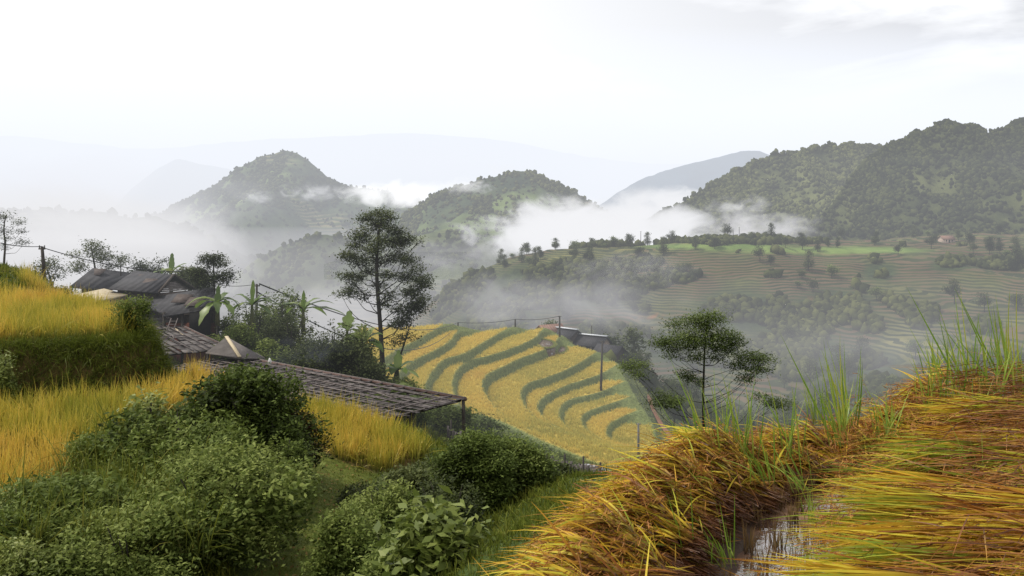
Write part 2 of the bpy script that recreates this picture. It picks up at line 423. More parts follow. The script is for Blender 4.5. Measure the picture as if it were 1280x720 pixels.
# LOD sheet, finer near the camera
us=np.concatenate([np.linspace(-900,-60,60),np.linspace(-55,1335,330),np.linspace(1350,2300,60)])
Ds=np.exp(np.linspace(math.log(2.6),math.log(640),560))
UU,DD=np.meshgrid(us,Ds); X=(UU-HX)/F*DD; Y=DD
Z,ris,fld=Hfull(X,Y,True)
PATHL=smoothpoly([XY(395,10),XY(400,11.5),XY(392,13),XY(400,14.5),XY(425,16.5),XY(415,18),XY(388,20),XY(372,22)],2)
dp=pdist(X,Y,PATHL); pathm=(1-sstep(.55,1.1,dp+.25*fbm(X*1.3,Y*1.3,2)))*(Y<24)
soil=np.zeros_like(X)
for P in (UP_POLY,LOW_POLY,PATCH_POLY): soil=np.maximum(soil,sstep(-.1,.3,sdpoly(X,Y,P))*(Y<30))
far=sstep(180,240,Y)
def pxm(px,py,rx,ry):  # patch on the sheet around a place given by its bearing and drop
    PX=X/Y*F+HX; PY=HY-Z/Y*F
    return 1-sstep(.6,1.2,np.hypot((PX-px)/rx,(PY-py)/ry)+.15*fbm(X/14,Y/14,2))
clay=np.zeros_like(X)
for a in ((1047,395,11,8),(806,396,22,2),(985,409,16,2),(1010,373,10,2.5)): clay=np.maximum(clay,pxm(*a)*(Y>260)*.5)
wood=np.zeros_like(X)
for a in ((1040,385,60,26),(930,390,75,30),(880,440,90,25),(700,360,110,35),(1080,460,60,30),(1000,440,70,40),(1100,340,25,12),(620,400,60,40),(760,420,60,20),(1190,330,30,12),(1260,330,60,10)): wood=np.maximum(wood,pxm(*a)*(Y>230))
wood=np.maximum(wood,(Y>170)*(Y<290)*.8)
meadow=np.zeros_like(X)
for a in ((1040,313,130,5),(900,308,110,4)): meadow=np.maximum(meadow,pxm(*a)*(Y>400))
Fs=grid_faces(len(us),len(Ds))
cx=X.ravel()[Fs].mean(1); cy=Y.ravel()[Fs].mean(1)
keep=~((cx>BOX[0]+3)&(cx<BOX[1]-3)&(cy>BOX[2]+3)&(cy<BOX[3]-3))
V=np.stack([X,Y,Z],-1).reshape(-1,3)
g=mesh('ground',V,Fs[keep],MG,attrs=dict(path=pathm.ravel(),soil=soil.ravel(),far=far.ravel(),clay=clay.ravel(),wood=wood.ravel(),meadow=meadow.ravel()),smooth=True)
tag(g,'steep green hillside and terraced valley side','hillside',kind='structure')
xs=np.arange(BOX[0],BOX[1],.36); ys=np.arange(BOX[2],BOX[3],.36)
XX,YY=np.meshgrid(xs,ys); ZZ,ris,fld=Hfull(XX,YY,True); sdr=sdpoly(XX,YY,RIM)
g=mesh('rice_terrace_slope',np.stack([XX,YY,ZZ+.04],-1).reshape(-1,3),grid_faces(len(xs),len(ys)),MBOWL,attrs=dict(field=fld.ravel(),out=(sdr<-.3).ravel().astype(float)),smooth=True)
tag(g,'stepped earth of the yellow rice terraces with grassy risers','terrain',kind='structure')
# valley floor to the horizon
m,nt=nmat('valley_floor'); p=pos(nt); finish(nt,ramp(nt,noise(nt,p,.01,6),[(.3,(.02,.035,.015)),(.7,(.06,.08,.03))]),.9,.1)
gv=[];R0=[0,700,1500,4000,12000,30000]; th=np.linspace(0,2*math.pi,49)[:-1]
V=[[0,0,-170.]]+[[r*math.cos(t),r*math.sin(t),-170.] for r in R0[1:] for t in th]
T=[[0,1+j,1+(j+1)%48] for j in range(48)]; Q=[[1+i*48+j,1+(i+1)*48+j,1+(i+1)*48+(j+1)%48,1+i*48+(j+1)%48] for i in range(4) for j in range(48)]
tag(mesh('valley_floor',V,[np.array(T),np.array(Q)],m),'wide valley floor under the fog','ground',kind='structure')

# ------------------------------------------------------------------ mountains
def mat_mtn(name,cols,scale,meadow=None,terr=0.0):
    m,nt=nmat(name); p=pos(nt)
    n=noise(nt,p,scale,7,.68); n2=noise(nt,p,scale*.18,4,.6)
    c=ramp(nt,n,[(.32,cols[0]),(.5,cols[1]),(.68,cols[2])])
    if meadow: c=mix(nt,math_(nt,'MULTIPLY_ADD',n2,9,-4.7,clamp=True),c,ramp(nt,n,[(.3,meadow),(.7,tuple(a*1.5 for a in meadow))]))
    if terr:
        sep=N(nt,'ShaderNodeSeparateXYZ'); L(nt,p,sep.inputs[0])
        fr=math_(nt,'FRACT',math_(nt,'MULTIPLY_ADD',sep.outputs[2],terr,math_(nt,'MULTIPLY',n2,6)))
        msk=math_(nt,'MULTIPLY_ADD',noise(nt,p,scale*.25,3,.5),10,-5.2,clamp=True)
        c=mix(nt,msk,c,ramp(nt,fr,[(.0,(.03,.045,.015)),(.45,(.05,.07,.02)),(.6,(.15,.15,.06)),(.9,(.17,.14,.08)),(1,(.03,.045,.015))]))
    finish(nt,c,.95,.1,0,n,.8,3.0); return m
MLOW=mat_mtn('low_hill_slope',[(.03,.04,.016),(.06,.08,.03),(.11,.13,.05)],.02,(.13,.16,.06),.30)
MT={}
def mountain(name,label,ridge,slope,mat,depth,back,namp,nsc,res=(220,120),zmin=-175,gul=.5,cat='mountain',slope2=None):
    R=np.array([U(*r) for r in ridge]); xs=np.linspace(R[0,0],R[-1,0],res[0])
    yr=np.interp(xs,R[:,0],R[:,1]); 
    zr=np.interp(xs,R[:,0],R[:,2]); k=np.ones(7)/7
    zr=np.convolve(np.pad(zr,3,'edge'),k,'valid'); yr=np.convolve(np.pad(yr,3,'edge'),k,'valid')
    t=np.concatenate([-np.linspace(1,0,res[1])**1.3*depth,np.linspace(0,1,res[1]//4)[1:]*back])
    def H(x,y):
        zz=np.interp(x,xs,zr); yy=np.interp(x,xs,yr); d=yy-y
        f=np.maximum(d,0); b=np.maximum(-d,0)
        g=ridged(x/nsc,y/(nsc*2.2)+3,4)
        e=1-np.exp(-f/(depth*.10))
        z=zz-slope*f**1.0*(1+.35*(g-.5)*gul*2) -(1-g)*namp*e*1.2 + namp*.3*fbm(x/nsc*3,y/nsc*3,4)*e - b*.6 + namp*.10*fbm(x/nsc*8,y*0+1,4)
        return np.maximum(z,zmin)
    X,T_=np.meshgrid(xs,t); Y=np.interp(X,xs,yr)+T_; Z=H(X,Y)
    o=mesh(name,np.stack([X,Y,Z],-1).reshape(-1,3),grid_faces(len(xs),len(t)),mat,smooth=True)
    tag(o,label,cat,kind='structure'); MT[name+label]=(H,xs,yr,t); return o,H,xs,yr
MA=mat_mtn('forested_slope',[(.016,.022,.008),(.04,.05,.016),(.075,.085,.028)],.05,(.085,.095,.035))
MBm=mat_mtn('peak_slope',[(.014,.026,.014),(.036,.055,.022),(.07,.095,.035)],.02,(.12,.16,.05),.12)
MC=mat_mtn('haze_tinted_slope',[(.012,.04,.085),(.02,.06,.11),(.035,.075,.13)],.004)  # blue of distance haze painted into the slope colour
RA=mountain('mountain','long wooded mountain ridge behind the plateau',[(700,330,860),(780,290,870),(850,255,880),(905,222,890),(960,196,900),(1000,187,900),(1040,182,900),(1095,184,910),(1140,196,920),(1250,230,930),(1500,220,930)],.42,MA,420,300,40,90)
RB=mountain('mountain','round topped wooded mountain beside the valley',[(960,345,640),(1000,300,660),(1040,255,690),(1065,222,712),(1092,196,722),(1115,182,735),(1140,170,744),(1165,159,750),(1185,153,752),(1210,160,755),(1235,166,757),(1262,157,760),(1300,150,760),(1420,120,770),(1700,110,780)],.40,MA,420,300,38,75,res=(240,150))
RC=mountain('mountain','steep dark green peak rising out of the mist',[(60,330,1900),(130,300,1900),(200,266,1900),(262,236,1900),(300,208,1900),(330,194,1900),(358,187,1900),(385,200,1900),(405,216,1900),(425,232,1900),(470,236,1900),(520,250,1850),(620,290,1800)],.42,MBm,1000,600,60,170,res=(240,130))
RD=mountain('mountain','low rounded green hill above the cloud bank',[(420,345,1150),(480,290,1150),(540,245,1150),(590,228,1150),(640,215,1150),(662,214,1150),(690,226,1150),(730,246,1150),(790,285,1150),(880,330,1150)],.36,MBm,620,400,34,120,res=(220,130))
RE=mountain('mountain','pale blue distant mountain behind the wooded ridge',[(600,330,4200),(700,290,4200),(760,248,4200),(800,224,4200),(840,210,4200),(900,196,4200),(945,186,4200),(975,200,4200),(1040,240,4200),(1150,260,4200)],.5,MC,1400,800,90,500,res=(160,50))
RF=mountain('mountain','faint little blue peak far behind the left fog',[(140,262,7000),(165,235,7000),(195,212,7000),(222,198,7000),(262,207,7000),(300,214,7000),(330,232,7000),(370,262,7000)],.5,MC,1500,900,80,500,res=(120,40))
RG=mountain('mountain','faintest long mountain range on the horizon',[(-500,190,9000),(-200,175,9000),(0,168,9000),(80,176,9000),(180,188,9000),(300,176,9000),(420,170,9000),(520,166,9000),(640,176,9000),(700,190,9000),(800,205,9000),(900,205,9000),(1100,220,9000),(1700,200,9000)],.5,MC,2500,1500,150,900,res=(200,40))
RH=mountain('mountain','misty wooded ridge behind the farmhouses',[(-500,250,1300),(-200,262,1300),(0,268,1300),(40,262,1300),(70,266,1300),(120,263,1300),(160,272,1300),(200,270,1300),(260,300,1300),(330,330,1300),(400,352,1300),(480,380,1300)],.36,MBm,650,400,34,150,res=(200,80))
RI=mountain('hill','terraced lower hills in front of the steep peak',[(160,430,980),(240,380,980),(290,345,980),(330,318,980),(370,300,980),(405,293,980),(440,297,980),(480,290,960),(520,298,940),(560,285,930),(600,300,900),(660,330,880),(740,380,880)],.33,MLOW,420,260,26,80,res=(200,120),cat='hill')
# ------------------------------------------------------------------ plant materials
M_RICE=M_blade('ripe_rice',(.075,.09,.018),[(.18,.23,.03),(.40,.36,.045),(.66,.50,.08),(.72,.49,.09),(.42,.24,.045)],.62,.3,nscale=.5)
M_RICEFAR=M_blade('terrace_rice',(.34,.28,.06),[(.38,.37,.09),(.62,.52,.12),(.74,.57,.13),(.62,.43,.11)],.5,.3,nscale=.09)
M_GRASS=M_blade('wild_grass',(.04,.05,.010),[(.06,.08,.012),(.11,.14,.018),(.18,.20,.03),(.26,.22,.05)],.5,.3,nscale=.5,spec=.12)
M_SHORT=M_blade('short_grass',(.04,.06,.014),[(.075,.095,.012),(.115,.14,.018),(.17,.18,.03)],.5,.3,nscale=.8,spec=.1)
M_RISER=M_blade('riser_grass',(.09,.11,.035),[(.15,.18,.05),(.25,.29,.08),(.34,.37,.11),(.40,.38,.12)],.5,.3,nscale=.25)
M_BUSH=M_leaf('bush_leaf',[(.020,.028,.006),(.056,.082,.014),(.12,.16,.032),(.23,.27,.07)],.3,.65,.9,.15)
M_BUSHD=M_leaf('dark_bush_leaf',[(.014,.020,.006),(.032,.044,.013),(.068,.085,.024),(.12,.14,.045)],.25,.6,.8,.15)
M_BUSHL=M_leaf('light_bush_leaf',[(.045,.065,.012),(.10,.135,.025),(.17,.21,.045),(.26,.29,.08)],.3,.5,.8,.25)
M_PLUM=M_leaf('plum_leaf',[(.02,.008,.008),(.05,.018,.014),(.08,.04,.02)],.25,.5,.8)
M_TREE=M_leaf('tree_leaf',[(.018,.026,.010),(.040,.054,.018),(.078,.098,.032),(.13,.15,.05)],.25,.7,.35,.12)
M_TREEL=M_leaf('feathery_leaf',[(.03,.044,.012),(.068,.096,.022),(.11,.15,.035),(.17,.21,.055)],.3,.55,.5,.2)
M_BANANA=M_leaf('banana_leaf',[(.05,.09,.015),(.10,.16,.03),(.17,.25,.05),(.28,.32,.10)],.4,.4,.8,.5)
M_BARK=M_plain('bark',(.045,.038,.030),(.11,.095,.08),6,.9,.5,(1,1,.3))
M_BARKD=M_plain('dark_bark',(.018,.016,.013),(.05,.043,.035),6,.9,.5,(1,1,.3))
M_STEMB=M_plain('banana_stem',(.07,.09,.03),(.14,.13,.06),4,.7,.3,(1,1,.3))

def ground_z(x,y): return Hfull(np.atleast_1d(np.asarray(x,float)),np.atleast_1d(np.asarray(y,float)))
def gz(x,y): return float(ground_z(x,y)[0])
def scatter_poly(P,dens,inset=0.,excl=None,pxmin=None,pxmax=None,exm=.25):
    P=np.asarray(P); lo=P.min(0)[:2]; hi=P.max(0)[:2]
    n=int((hi[0]-lo[0])*(hi[1]-lo[1])*dens); x=rng.uniform(lo[0],hi[0],n); y=rng.uniform(lo[1],hi[1],n)
    k=sdpoly(x,y,P)>inset
    if excl is not None: k&=sdpoly(x,y,excl)<-exm
    px=x/y*F+HX
    if pxmin is not None: k&=px>pxmin
    if pxmax is not None: k&=px<pxmax
    return x[k],y[k]
def tufts(x,y,z,nb,h,w,spread,droop,nseg=3,hv=.25,foot=.05,vbias=None,lean=None):
    n=len(x); B=np.repeat(np.stack([x,y,z],1),nb,0)+rng.normal(size=(n*nb,3))*[foot,foot,0.01]
    d=updirs(n*nb,spread)
    if lean is not None: d=d+np.asarray(lean); d/=np.linalg.norm(d,axis=1)[:,None]
    hh=(np.repeat(h,nb) if np.ndim(h)>0 else h)*(1+hv*rng.normal(size=n*nb)).clip(.45,1.7)
    v=np.clip(np.repeat(rng.random(n),nb)*.5+rng.random(n*nb)*.5,0,1) if vbias is None else np.clip(np.repeat(vbias,nb)+rng.normal(size=n*nb)*.15,0,1)
    ww=w if np.ndim(w)==0 else np.repeat(w,nb)
    return blades(B,d,hh,ww,droop*rng.uniform(.4,1.4,n*nb),nseg,v=v)
def plant_mesh(name,parts,mat,label=None,parent=None,kind=None,off=None):
    V,Q,v,t=join(parts) if isinstance(parts,list) else parts
    if off is not None: V=V-np.asarray(off)
    o=mesh(name,V,Q,mat,parent,{'v':v,'t':t})
    return tag(o,label,kind=kind) if kind else o

# ------------------------------------------------------------------ near rice (nobody could count it)
def rice(label,P,dens,h,nb,excl=None,pxmin=-90,pxmax=None,inset=.1,exm=.25):
    x,y=scatter_poly(P,dens,inset,excl,pxmin,pxmax,exm); z=ground_z(x,y)
    hv_=h*(1+.16*fbm(x*.8,y*.8,3)+.07*rng.normal(size=len(x))); cv=np.clip(.48+.9*fbm(x*.5+4,y*.35,3)+.14*rng.normal(size=len(x)),0,1)
    A=tufts(x,y,z,nb,hv_,.016,.26,.26,3,.2,.07,vbias=cv)
    B=tufts(x,y,z,max(3,nb//3),hv_*1.06,.024,.42,.62,5,.14,.07,vbias=np.clip(cv+.18,0,1))
    return plant_mesh('rice_crop',[A,B],M_RICE,label,kind='stuff')
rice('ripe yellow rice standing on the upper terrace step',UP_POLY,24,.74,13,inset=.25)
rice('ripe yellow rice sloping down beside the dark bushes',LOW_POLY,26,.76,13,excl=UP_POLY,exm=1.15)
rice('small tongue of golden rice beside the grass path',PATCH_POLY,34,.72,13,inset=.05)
pp=smoothpoly([XY(22,30),XY(60,30.5),XY(62,33),XY(20,34),XY(22,30)],1); rice('tiny square of yellow rice by the leaning pole',pp,14,.8,12)
# ------------------------------------------------------------------ terrace rice, riser grass
def in_ponds(x,y):
    k=np.zeros(len(x),bool)
    for P,z in PONDS: k|=sdpoly(x,y,np.array(CR(P,z))[:,:2])>-.1
    return k
n=150000; x=rng.uniform(*BOX[:2],n); y=rng.uniform(*BOX[2:],n); s=sdpoly(x,y,RIM); k=s>.1; x=x[k];y=y[k]
z,ris,fld=Hfull(x,y,True); k=(fld>.75)&~in_ponds(x,y)&(rng.random(len(x))<np.clip(110/y,0,1)); 
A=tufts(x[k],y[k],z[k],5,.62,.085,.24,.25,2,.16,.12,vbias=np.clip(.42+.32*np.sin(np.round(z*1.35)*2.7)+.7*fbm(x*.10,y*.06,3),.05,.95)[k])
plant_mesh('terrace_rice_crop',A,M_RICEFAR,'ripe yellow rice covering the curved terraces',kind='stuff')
k=(ris>.55)&(fld<.5)&~in_ponds(x,y)
A=tufts(x[k],y[k],z[k]-.05,5,.24,.07,.7,.3,2,.35,.10)
n=42000; x=rng.uniform(-60,90,n); y=rng.uniform(70,200,n); s=sdpoly(x,y,RIM); k=(s<.3)&(s>-28)&(x/y*F+HX<1000)&(x/y*F+HX>300)&((y<120)|(s>-9)); x=x[k];y=y[k]
B=tufts(x,y,ground_z(x,y)-.05,5,.42,.09,.7,.35,2,.4,.2)
plant_mesh('riser_grass',[A,B],M_RISER,'green grass on the terrace risers and banks',kind='stuff')
# ------------------------------------------------------------------ hillside grass
n=60000; px=rng.uniform(-60,1340,n); Dn=np.exp(rng.uniform(math.log(6),math.log(85),n)); x=(px-HX)/F*Dn; y=Dn
s=np.maximum(np.maximum(sdpoly(x,y,UP_POLY),sdpoly(x,y,LOW_POLY)),sdpoly(x,y,PATCH_POLY)); dpn=pdist(x,y,PATHL); pth=(dpn<1.15)&(y<24)
nzz=fbm(x*.5,y*.5,3); k=(s<0)&~pth&(nzz>-.35); x=x[k];y=y[k];nz=nzz[k]
hh=np.clip(.10+.0055*y+.10*nz,.06,.55); ww=np.clip(.0016*y,.012,.12)
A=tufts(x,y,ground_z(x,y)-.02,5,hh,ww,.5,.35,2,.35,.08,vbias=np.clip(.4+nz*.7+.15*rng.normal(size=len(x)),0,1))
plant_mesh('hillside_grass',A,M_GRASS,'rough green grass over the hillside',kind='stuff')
n=26000; x=rng.uniform(-7,0,n); y=rng.uniform(9,24,n); k=(pdist(x,y,PATHL)<1.35)&(sdpoly(x,y,PATCH_POLY)<0); x=x[k];y=y[k]
A=tufts(x,y,ground_z(x,y)-.01,6,.045,.012,.7,.3,1,.4,.03,vbias=np.clip(.45+fbm(x,y,3),0,1))
plant_mesh('path_grass',A,M_SHORT,'short trodden grass of the footpath',kind='stuff')
# long grass on the green riser under the upper rice, and the mound far left
q=[]
t=rng.random(9000); P=UP_POLY; seg=rng.integers(0,len(P)-1,9000); a=P[seg];b=P[seg+1]; x=a[:,0]+(b-a)[:,0]*t; y=a[:,1]+(b-a)[:,1]*t
x=x+rng.uniform(-.8,.8,9000); y=y+rng.uniform(-.9,.25,9000); k=(x/y*F+HX>-80)&(sdpoly(x,y,UP_POLY)<.25); x=x[k];y=y[k]
A=tufts(x,y,ground_z(x,y)-.03,6,.42,.016,.75,.6,3,.35,.06,vbias=np.clip(.30+.5*fbm(x,y,2),0,1))
plant_mesh('bank_grass',A,M_GRASS,'long green grass hanging over the bank below the upper rice',kind='stuff')

# ------------------------------------------------------------------ shrubs and trees
def mass(lobes,n,size,vb=.5,shell=.6,ratio=.45,up=.5):
    """leaves spread through lobes [(cx,cy,cz,rx,ry,rz)], with clumping"""
    L_=np.array(lobes,float); ar=(L_[:,3]*L_[:,5]); pick=rng.choice(len(L_),n,p=ar/ar.sum())
    C,d=ellipsoid_pts(n,np.zeros(3),np.ones(3),shell)
    C=C*L_[pick,3:]+L_[pick,:3]
    # twig clumping: pull the leaves toward clump centres
    nc=max(12,n//13); ci=rng.choice(n,nc,replace=False); own=rng.integers(0,nc,n)
    cen=C[ci][own]; sp=size*1.25; C2=cen+rng.normal(size=(n,3))*[sp,sp,sp*.6]
    lb=.13*rng.normal(size=len(L_)); lp=pick[ci][own]; v=np.clip(vb+lb[lp]+.15*rng.normal(size=nc)[own]+.15*rng.normal(size=n)+.24*d[ci][own][:,2],0,1)  # painted shade in v: leaves lighter on lobe tops, darker underneath
    lsz=rng.uniform(.7,1.45,len(L_)); hi=rng.random(n)<.05; v=np.where(hi,np.clip(v+.4,0,1),v); A=leafquads(C2,size*lsz[lp]*rng.uniform(.6,1.3,n),ratio,up,v); return A
def shrub(px,D,hpx,wpx,label,mat=None,n=6000,size=.085,name='bush',group=None,nl=9,sink=.15,depth=1.0,vb=.5):
    """a bush rooted on the ground at bearing px, distance D; hpx high and wpx wide in the photograph"""
    x,y=XY(px,D); z=gz(x,y); h=hpx/F*D; r=wpx/F*D/2
    e=empty(name,(x,y,z),0,label,'bush',group)
    lobes=[(0,0,h*.42,r*.62,r*.6*depth,h*.42)]
    for i in range(nl):
        a=rng.random()*6.28; q=rng.uniform(.2,.68); zz=h*rng.uniform(.2,.78)*(1.1-.35*q)
        f1=rng.uniform(.22,.36); lobes.append((math.cos(a)*r*q,math.sin(a)*r*q*depth,zz,r*f1,r*f1,h*rng.uniform(.13,.22)))
    A=mass(lobes,n,size,vb); P_=[A]
    ns=int(26*max(1,wpx/120)); az=rng.random(ns)*6.28; q=np.sqrt(rng.random(ns))*.75*r     # leafy shoots standing out of the top
    for a_,q_ in zip(az,q):
        z0=h*(.95-.55*(q_/r)**2)*.86; b0=np.array([math.cos(a_)*q_,math.sin(a_)*q_*depth,z0]); d_=updirs(1,.45)[0]; ln=h*rng.uniform(.08,.2); m=9
        tt_=np.linspace(.15,1,m)[:,None]; P_.append(leafquads(b0+d_*ln*tt_+rng.normal(size=(m,3))*size*.35,size*rng.uniform(.8,1.3,m),.45,.5,np.full(m,min(1,vb+rng.uniform(0,.35)))))
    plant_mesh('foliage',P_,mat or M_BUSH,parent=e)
    b=MB()
    for i in range(7):
        a=rng.random()*6.28; q=rng.uniform(.2,.6); b.tube([(0,0,-sink),(math.cos(a)*r*q*.4,math.sin(a)*r*q*.4,h*.35),(math.cos(a)*r*q,math.sin(a)*r*q,h*rng.uniform(.6,.85))],[.02*h,.014*h,.004*h],5)
    b.build('stems',M_BARKD,e); return e
SPB='bushes massed below the rice'
shrub(318,16.0,152,205,'dark rounded bush at the top of the bush mass beside the sheds',M_BUSH,19000,.09,vb=.42,nl=22)
shrub(215,13.6,112,270,'wide mid green bush below the rice in the middle of the bush mass',M_BUSH,21000,.085,vb=.52,nl=24)
shrub(258,15.2,98,150,'bush joining the dark rounded bush to the wide one',M_BUSH,9000,.08,vb=.47)
shrub(352,15.3,112,100,'dense bush under the plum leaved one beside the path',M_BUSH,8000,.08,vb=.42)
shrub(60,10.6,110,270,'pale flecked bush at the lowest left corner',M_BUSH,16000,.075,vb=.6,nl=20)
shrub(275,11.2,150,250,'big leafy bush above the grass path at the bottom of the picture',M_BUSH,20000,.078,vb=.5,nl=24)
shrub(165,9.6,120,240,'low light green bush along the bottom edge',M_BUSH,15000,.065,vb=.66,nl=18)
shrub(366,16.4,95,75,'plum leaved bush at the right end of the dark bush mass',M_PLUM,3500,.07)
shrub(345,14.2,95,110,'small green bush leaning over the grass path',M_BUSH,6000,.07)
shrub(130,14.2,70,120,'low bush pressed against the sloping yellow rice',M_BUSH,5000,.07,vb=.55)
shrub(15,9.2,90,170,'nettle like weeds in the lowest left corner under the rice',M_BUSHL,7000,.06,vb=.4)
shrub(168,21.3,58,62,'grassy bush at the end of the upper terrace bank',M_BUSH,4000,.06,vb=.55)
shrub(-2,18.5,88,44,'green bush against the upper rice at the left edge',M_BUSHL,3500,.07)
for a in ((440,10.6,104,120,'leafy bush to the right of the grass path',M_BUSH,9000,.06,.62),(478,12.6,96,115,'bush with pale leaf clumps above the path bend',M_BUSH,7000,.065,.55),
          (520,16.2,62,130,'dark bush under the golden tongue of rice',M_BUSHD,6000,.07,.55),(452,15.4,34,80,'low bush beside the path under the small rice field',M_BUSHD,4500,.06,.6),
          (575,18.5,34,100,'bright green bush beside the shed posts',M_BUSHL,6000,.075,.35),(640,16.5,44,125,'dark bush between the two thin young trees',M_BUSHD,7500,.07,.5),
          (690,17.5,20,70,'dark bush at the foot of the straw covered bank',M_BUSHD,5500,.07,.5),(500,9.4,70,150,'low weeds at the bottom edge in front of the broad leaved bush',M_BUSH,7000,.05,.6),
          (560,13.2,92,125,'dark tangled bush behind the broad leaved bush',M_BUSHD,6500,.065,.55),(612,20.5,30,100,'green thicket beside the corner post of the shed',M_BUSH,5000,.08,.5),
          (665,21.5,28,110,'thicket in front of the wooden fence',M_BUSH,5500,.09,.55)):
    shrub(*a[:6],n=a[6],size=a[7],vb=a[8])
e=shrub(545,8.6,92,110,'broad leaved bush with pale glossy leaf tips',M_BUSHL,n=1900,size=.13,vb=.5)
# hazy shrubs on the slope behind the shed
for i,(px,D,h,w_) in enumerate(((600,52,40,90),(650,56,22,80),(560,46,45,80),(690,62,13,70),(625,64,20,70),(535,60,36,70),(665,70,12,60),(590,70,28,70),(715,52,9,40),(785,58,9,50))):
    shrub(px,D,h,w_,'hazy green shrub on the slope between the shed and the terraces',M_BUSH,2600,.22,group='shrubs on the slope behind the shed',vb=.6)

def crown_tree(name,label,px,D,base_py,clumps,trunkpts,rad,mat,leaf,n_per,bark,limbs=None,group=None,flat=.42,ratio=.4,cat='tree',jd=.6):
    """tree whose leaf clumps sit where the photograph shows them; depth scattered round the trunk"""
    B=U(px,base_py,D); e=empty(name,tuple(B),0,label,cat,group); k=D/F
    T=np.array([[ (a-px)*k, dd, (base_py-b)*k] for a,b,dd in trunkpts])
    tb=MB(); Ts=smoothpoly(T,2); tb.tube(Ts,np.linspace(rad,rad*.25,len(Ts)),8)
    parts=[]
    for i,cl in enumerate(clumps):
        a,b,rx=cl[:3]; ry=cl[3] if len(cl)>3 else rx*flat
        dd=rng.uniform(-1,1)*jd*rx*k*2.2
        C=np.array([(a-px)*k,dd,(base_py-b)*k]); 
        # limb from the trunk
        below=Ts[Ts[:,2]<C[2]-.12*abs(C[0])-ry*k]
        s=below[-1] if len(below) else Ts[0]
        if len(below)>3:
            dist=np.hypot(C[0]-below[:,0],0)*rng.uniform(.55,1.0); j=np.argmin(np.abs((C[2]-below[:,2])-dist)); s=below[j]
        dl=np.linalg.norm(C-s); mid=(s+C)/2+np.array([0,0,-.16*dl])+rng.normal(size=3)*.05*dl
        kn=s*.45+mid*.55+rng.normal(size=3)*.045*dl; kn2=mid*.5+C*.5+rng.normal(size=3)*.05*dl; lp_=smoothpoly([s,kn,mid,kn2,C],2); tb.tube(lp_,np.linspace(rad*.22,rad*.035,len(lp_)),5)
        for _ in range(3):
            tb.tube([C*.75+s*.25,C+rng.normal(size=3)*[rx*k*.5,rx*k*.5,ry*k*.3]],[rad*.09,rad*.03],4)
        n=int(4.2*n_per*(rx*ry)/(14*6)); P,d=ellipsoid_pts(n,C,(rx*k*rng.uniform(.85,1.1),rx*k*.9,ry*k*rng.uniform(1.0,1.6)),.9)
        nc=max(6,n//22); ci=rng.choice(n,nc,replace=False); own=rng.integers(0,nc,n); sp=leaf*(2.1 if mat is M_TREEL else 1.7)
        P=P[ci][own]+rng.normal(size=(n,3))*[sp,sp,sp*.45]
        v=np.clip(.5+.3*d[ci][own][:,2]+.15*rng.normal(size=n)+.1*rng.normal(),0,1)  # clump tops lighter, undersides darker: shade put into the leaf colour
        parts.append(leafquads(P,leaf*rng.uniform(.7,1.3,n),ratio,.8,v))
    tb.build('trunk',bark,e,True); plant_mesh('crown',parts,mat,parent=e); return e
def C3(l,ox=240,oy=240,s=3.): return [(ox+a/s,oy+b/s,r/s,(rr/s)) for a,b,r,rr in l]
crown_tree('tall_tree','tall thin tree with dark layered crown behind the long shed',477,46,487,
 C3([(655,95,38,20),(735,95,38,22),(690,125,50,24),(640,160,48,24),(760,150,40,20),(800,178,46,20),(720,185,45,20),(770,195,38,18),(680,215,45,20),(610,200,28,14),(590,240,38,20),(630,265,40,18),(700,260,36,16),(775,245,45,20),(820,255,32,14),(835,285,30,14),(580,315,30,14),(620,320,34,16),(660,300,30,14),(735,310,32,14),(800,320,36,16),(865,330,38,20),(590,375,34,18),(640,390,26,12),(820,370,44,18),(880,350,20,10),(740,390,30,14),(700,355,26,12),(860,405,44,20),(830,440,40,18),(790,490,36,18),(560,385,20,8),(600,345,24,10),(565,240,16,8),(850,190,12,6),(720,420,22,10),(775,445,30,14),(870,320,20,10),(700,80,20,12)]),
 [(480,487,0),(477,440,.1),(475,400,0),(471,350,-.1),(471,310,.1),(474,285,0),(478,272,0)],.17,M_TREE,.15,190,M_BARKD,flat=.45)
crown_tree('slender_tree','slender young tree leaning out of the undergrowth beside the tall tree',492,45,487,
 C3([(800,470,34,15),(835,430,34,14),(770,500,26,12),(810,540,30,14),(760,560,22,12)]),[(490,487,0),(497,455,0),(505,430,.1),(512,408,0)],.09,M_TREE,.16,150,M_BARKD)
CT=lambda l:[(760+a/3.787,370+b/3.787,r/3.787,rr/3.787) for a,b,r,rr in l]
crown_tree('feathery_tree','slender tree with flat feathery crown rising behind the cut straw',880,25,560,
 CT([(470,85,60,22),(395,100,60,24),(440,130,75,28),(330,140,50,22),(520,110,35,14),(380,180,90,32),(480,180,80,34),(280,200,60,24),(560,190,60,24),(250,235,40,16),(320,240,60,24),(420,240,70,28),(520,240,70,28),(610,215,50,22),(590,250,45,18),(300,275,35,14),(400,280,50,18),(500,285,40,14),(640,290,60,24),(700,285,60,22),(740,300,38,14),(600,320,45,18),(680,335,50,20),(720,340,30,12),(640,375,40,14),(670,395,25,10),
 (120,330,45,18),(90,340,28,12),(160,325,30,12),(130,360,40,14),(290,490,55,22),(240,505,45,18),(320,495,35,16),(260,470,40,14),(390,385,45,20),(420,400,35,14),(360,370,30,12),(760,490,50,20),(800,500,45,18),(720,480,35,12)]),
 [(880,560,0),(880,535,0),(879,500,.05),(880,460,0),(881,430,0),(884,400,0)],.055,M_TREEL,.075,170,M_BARKD)
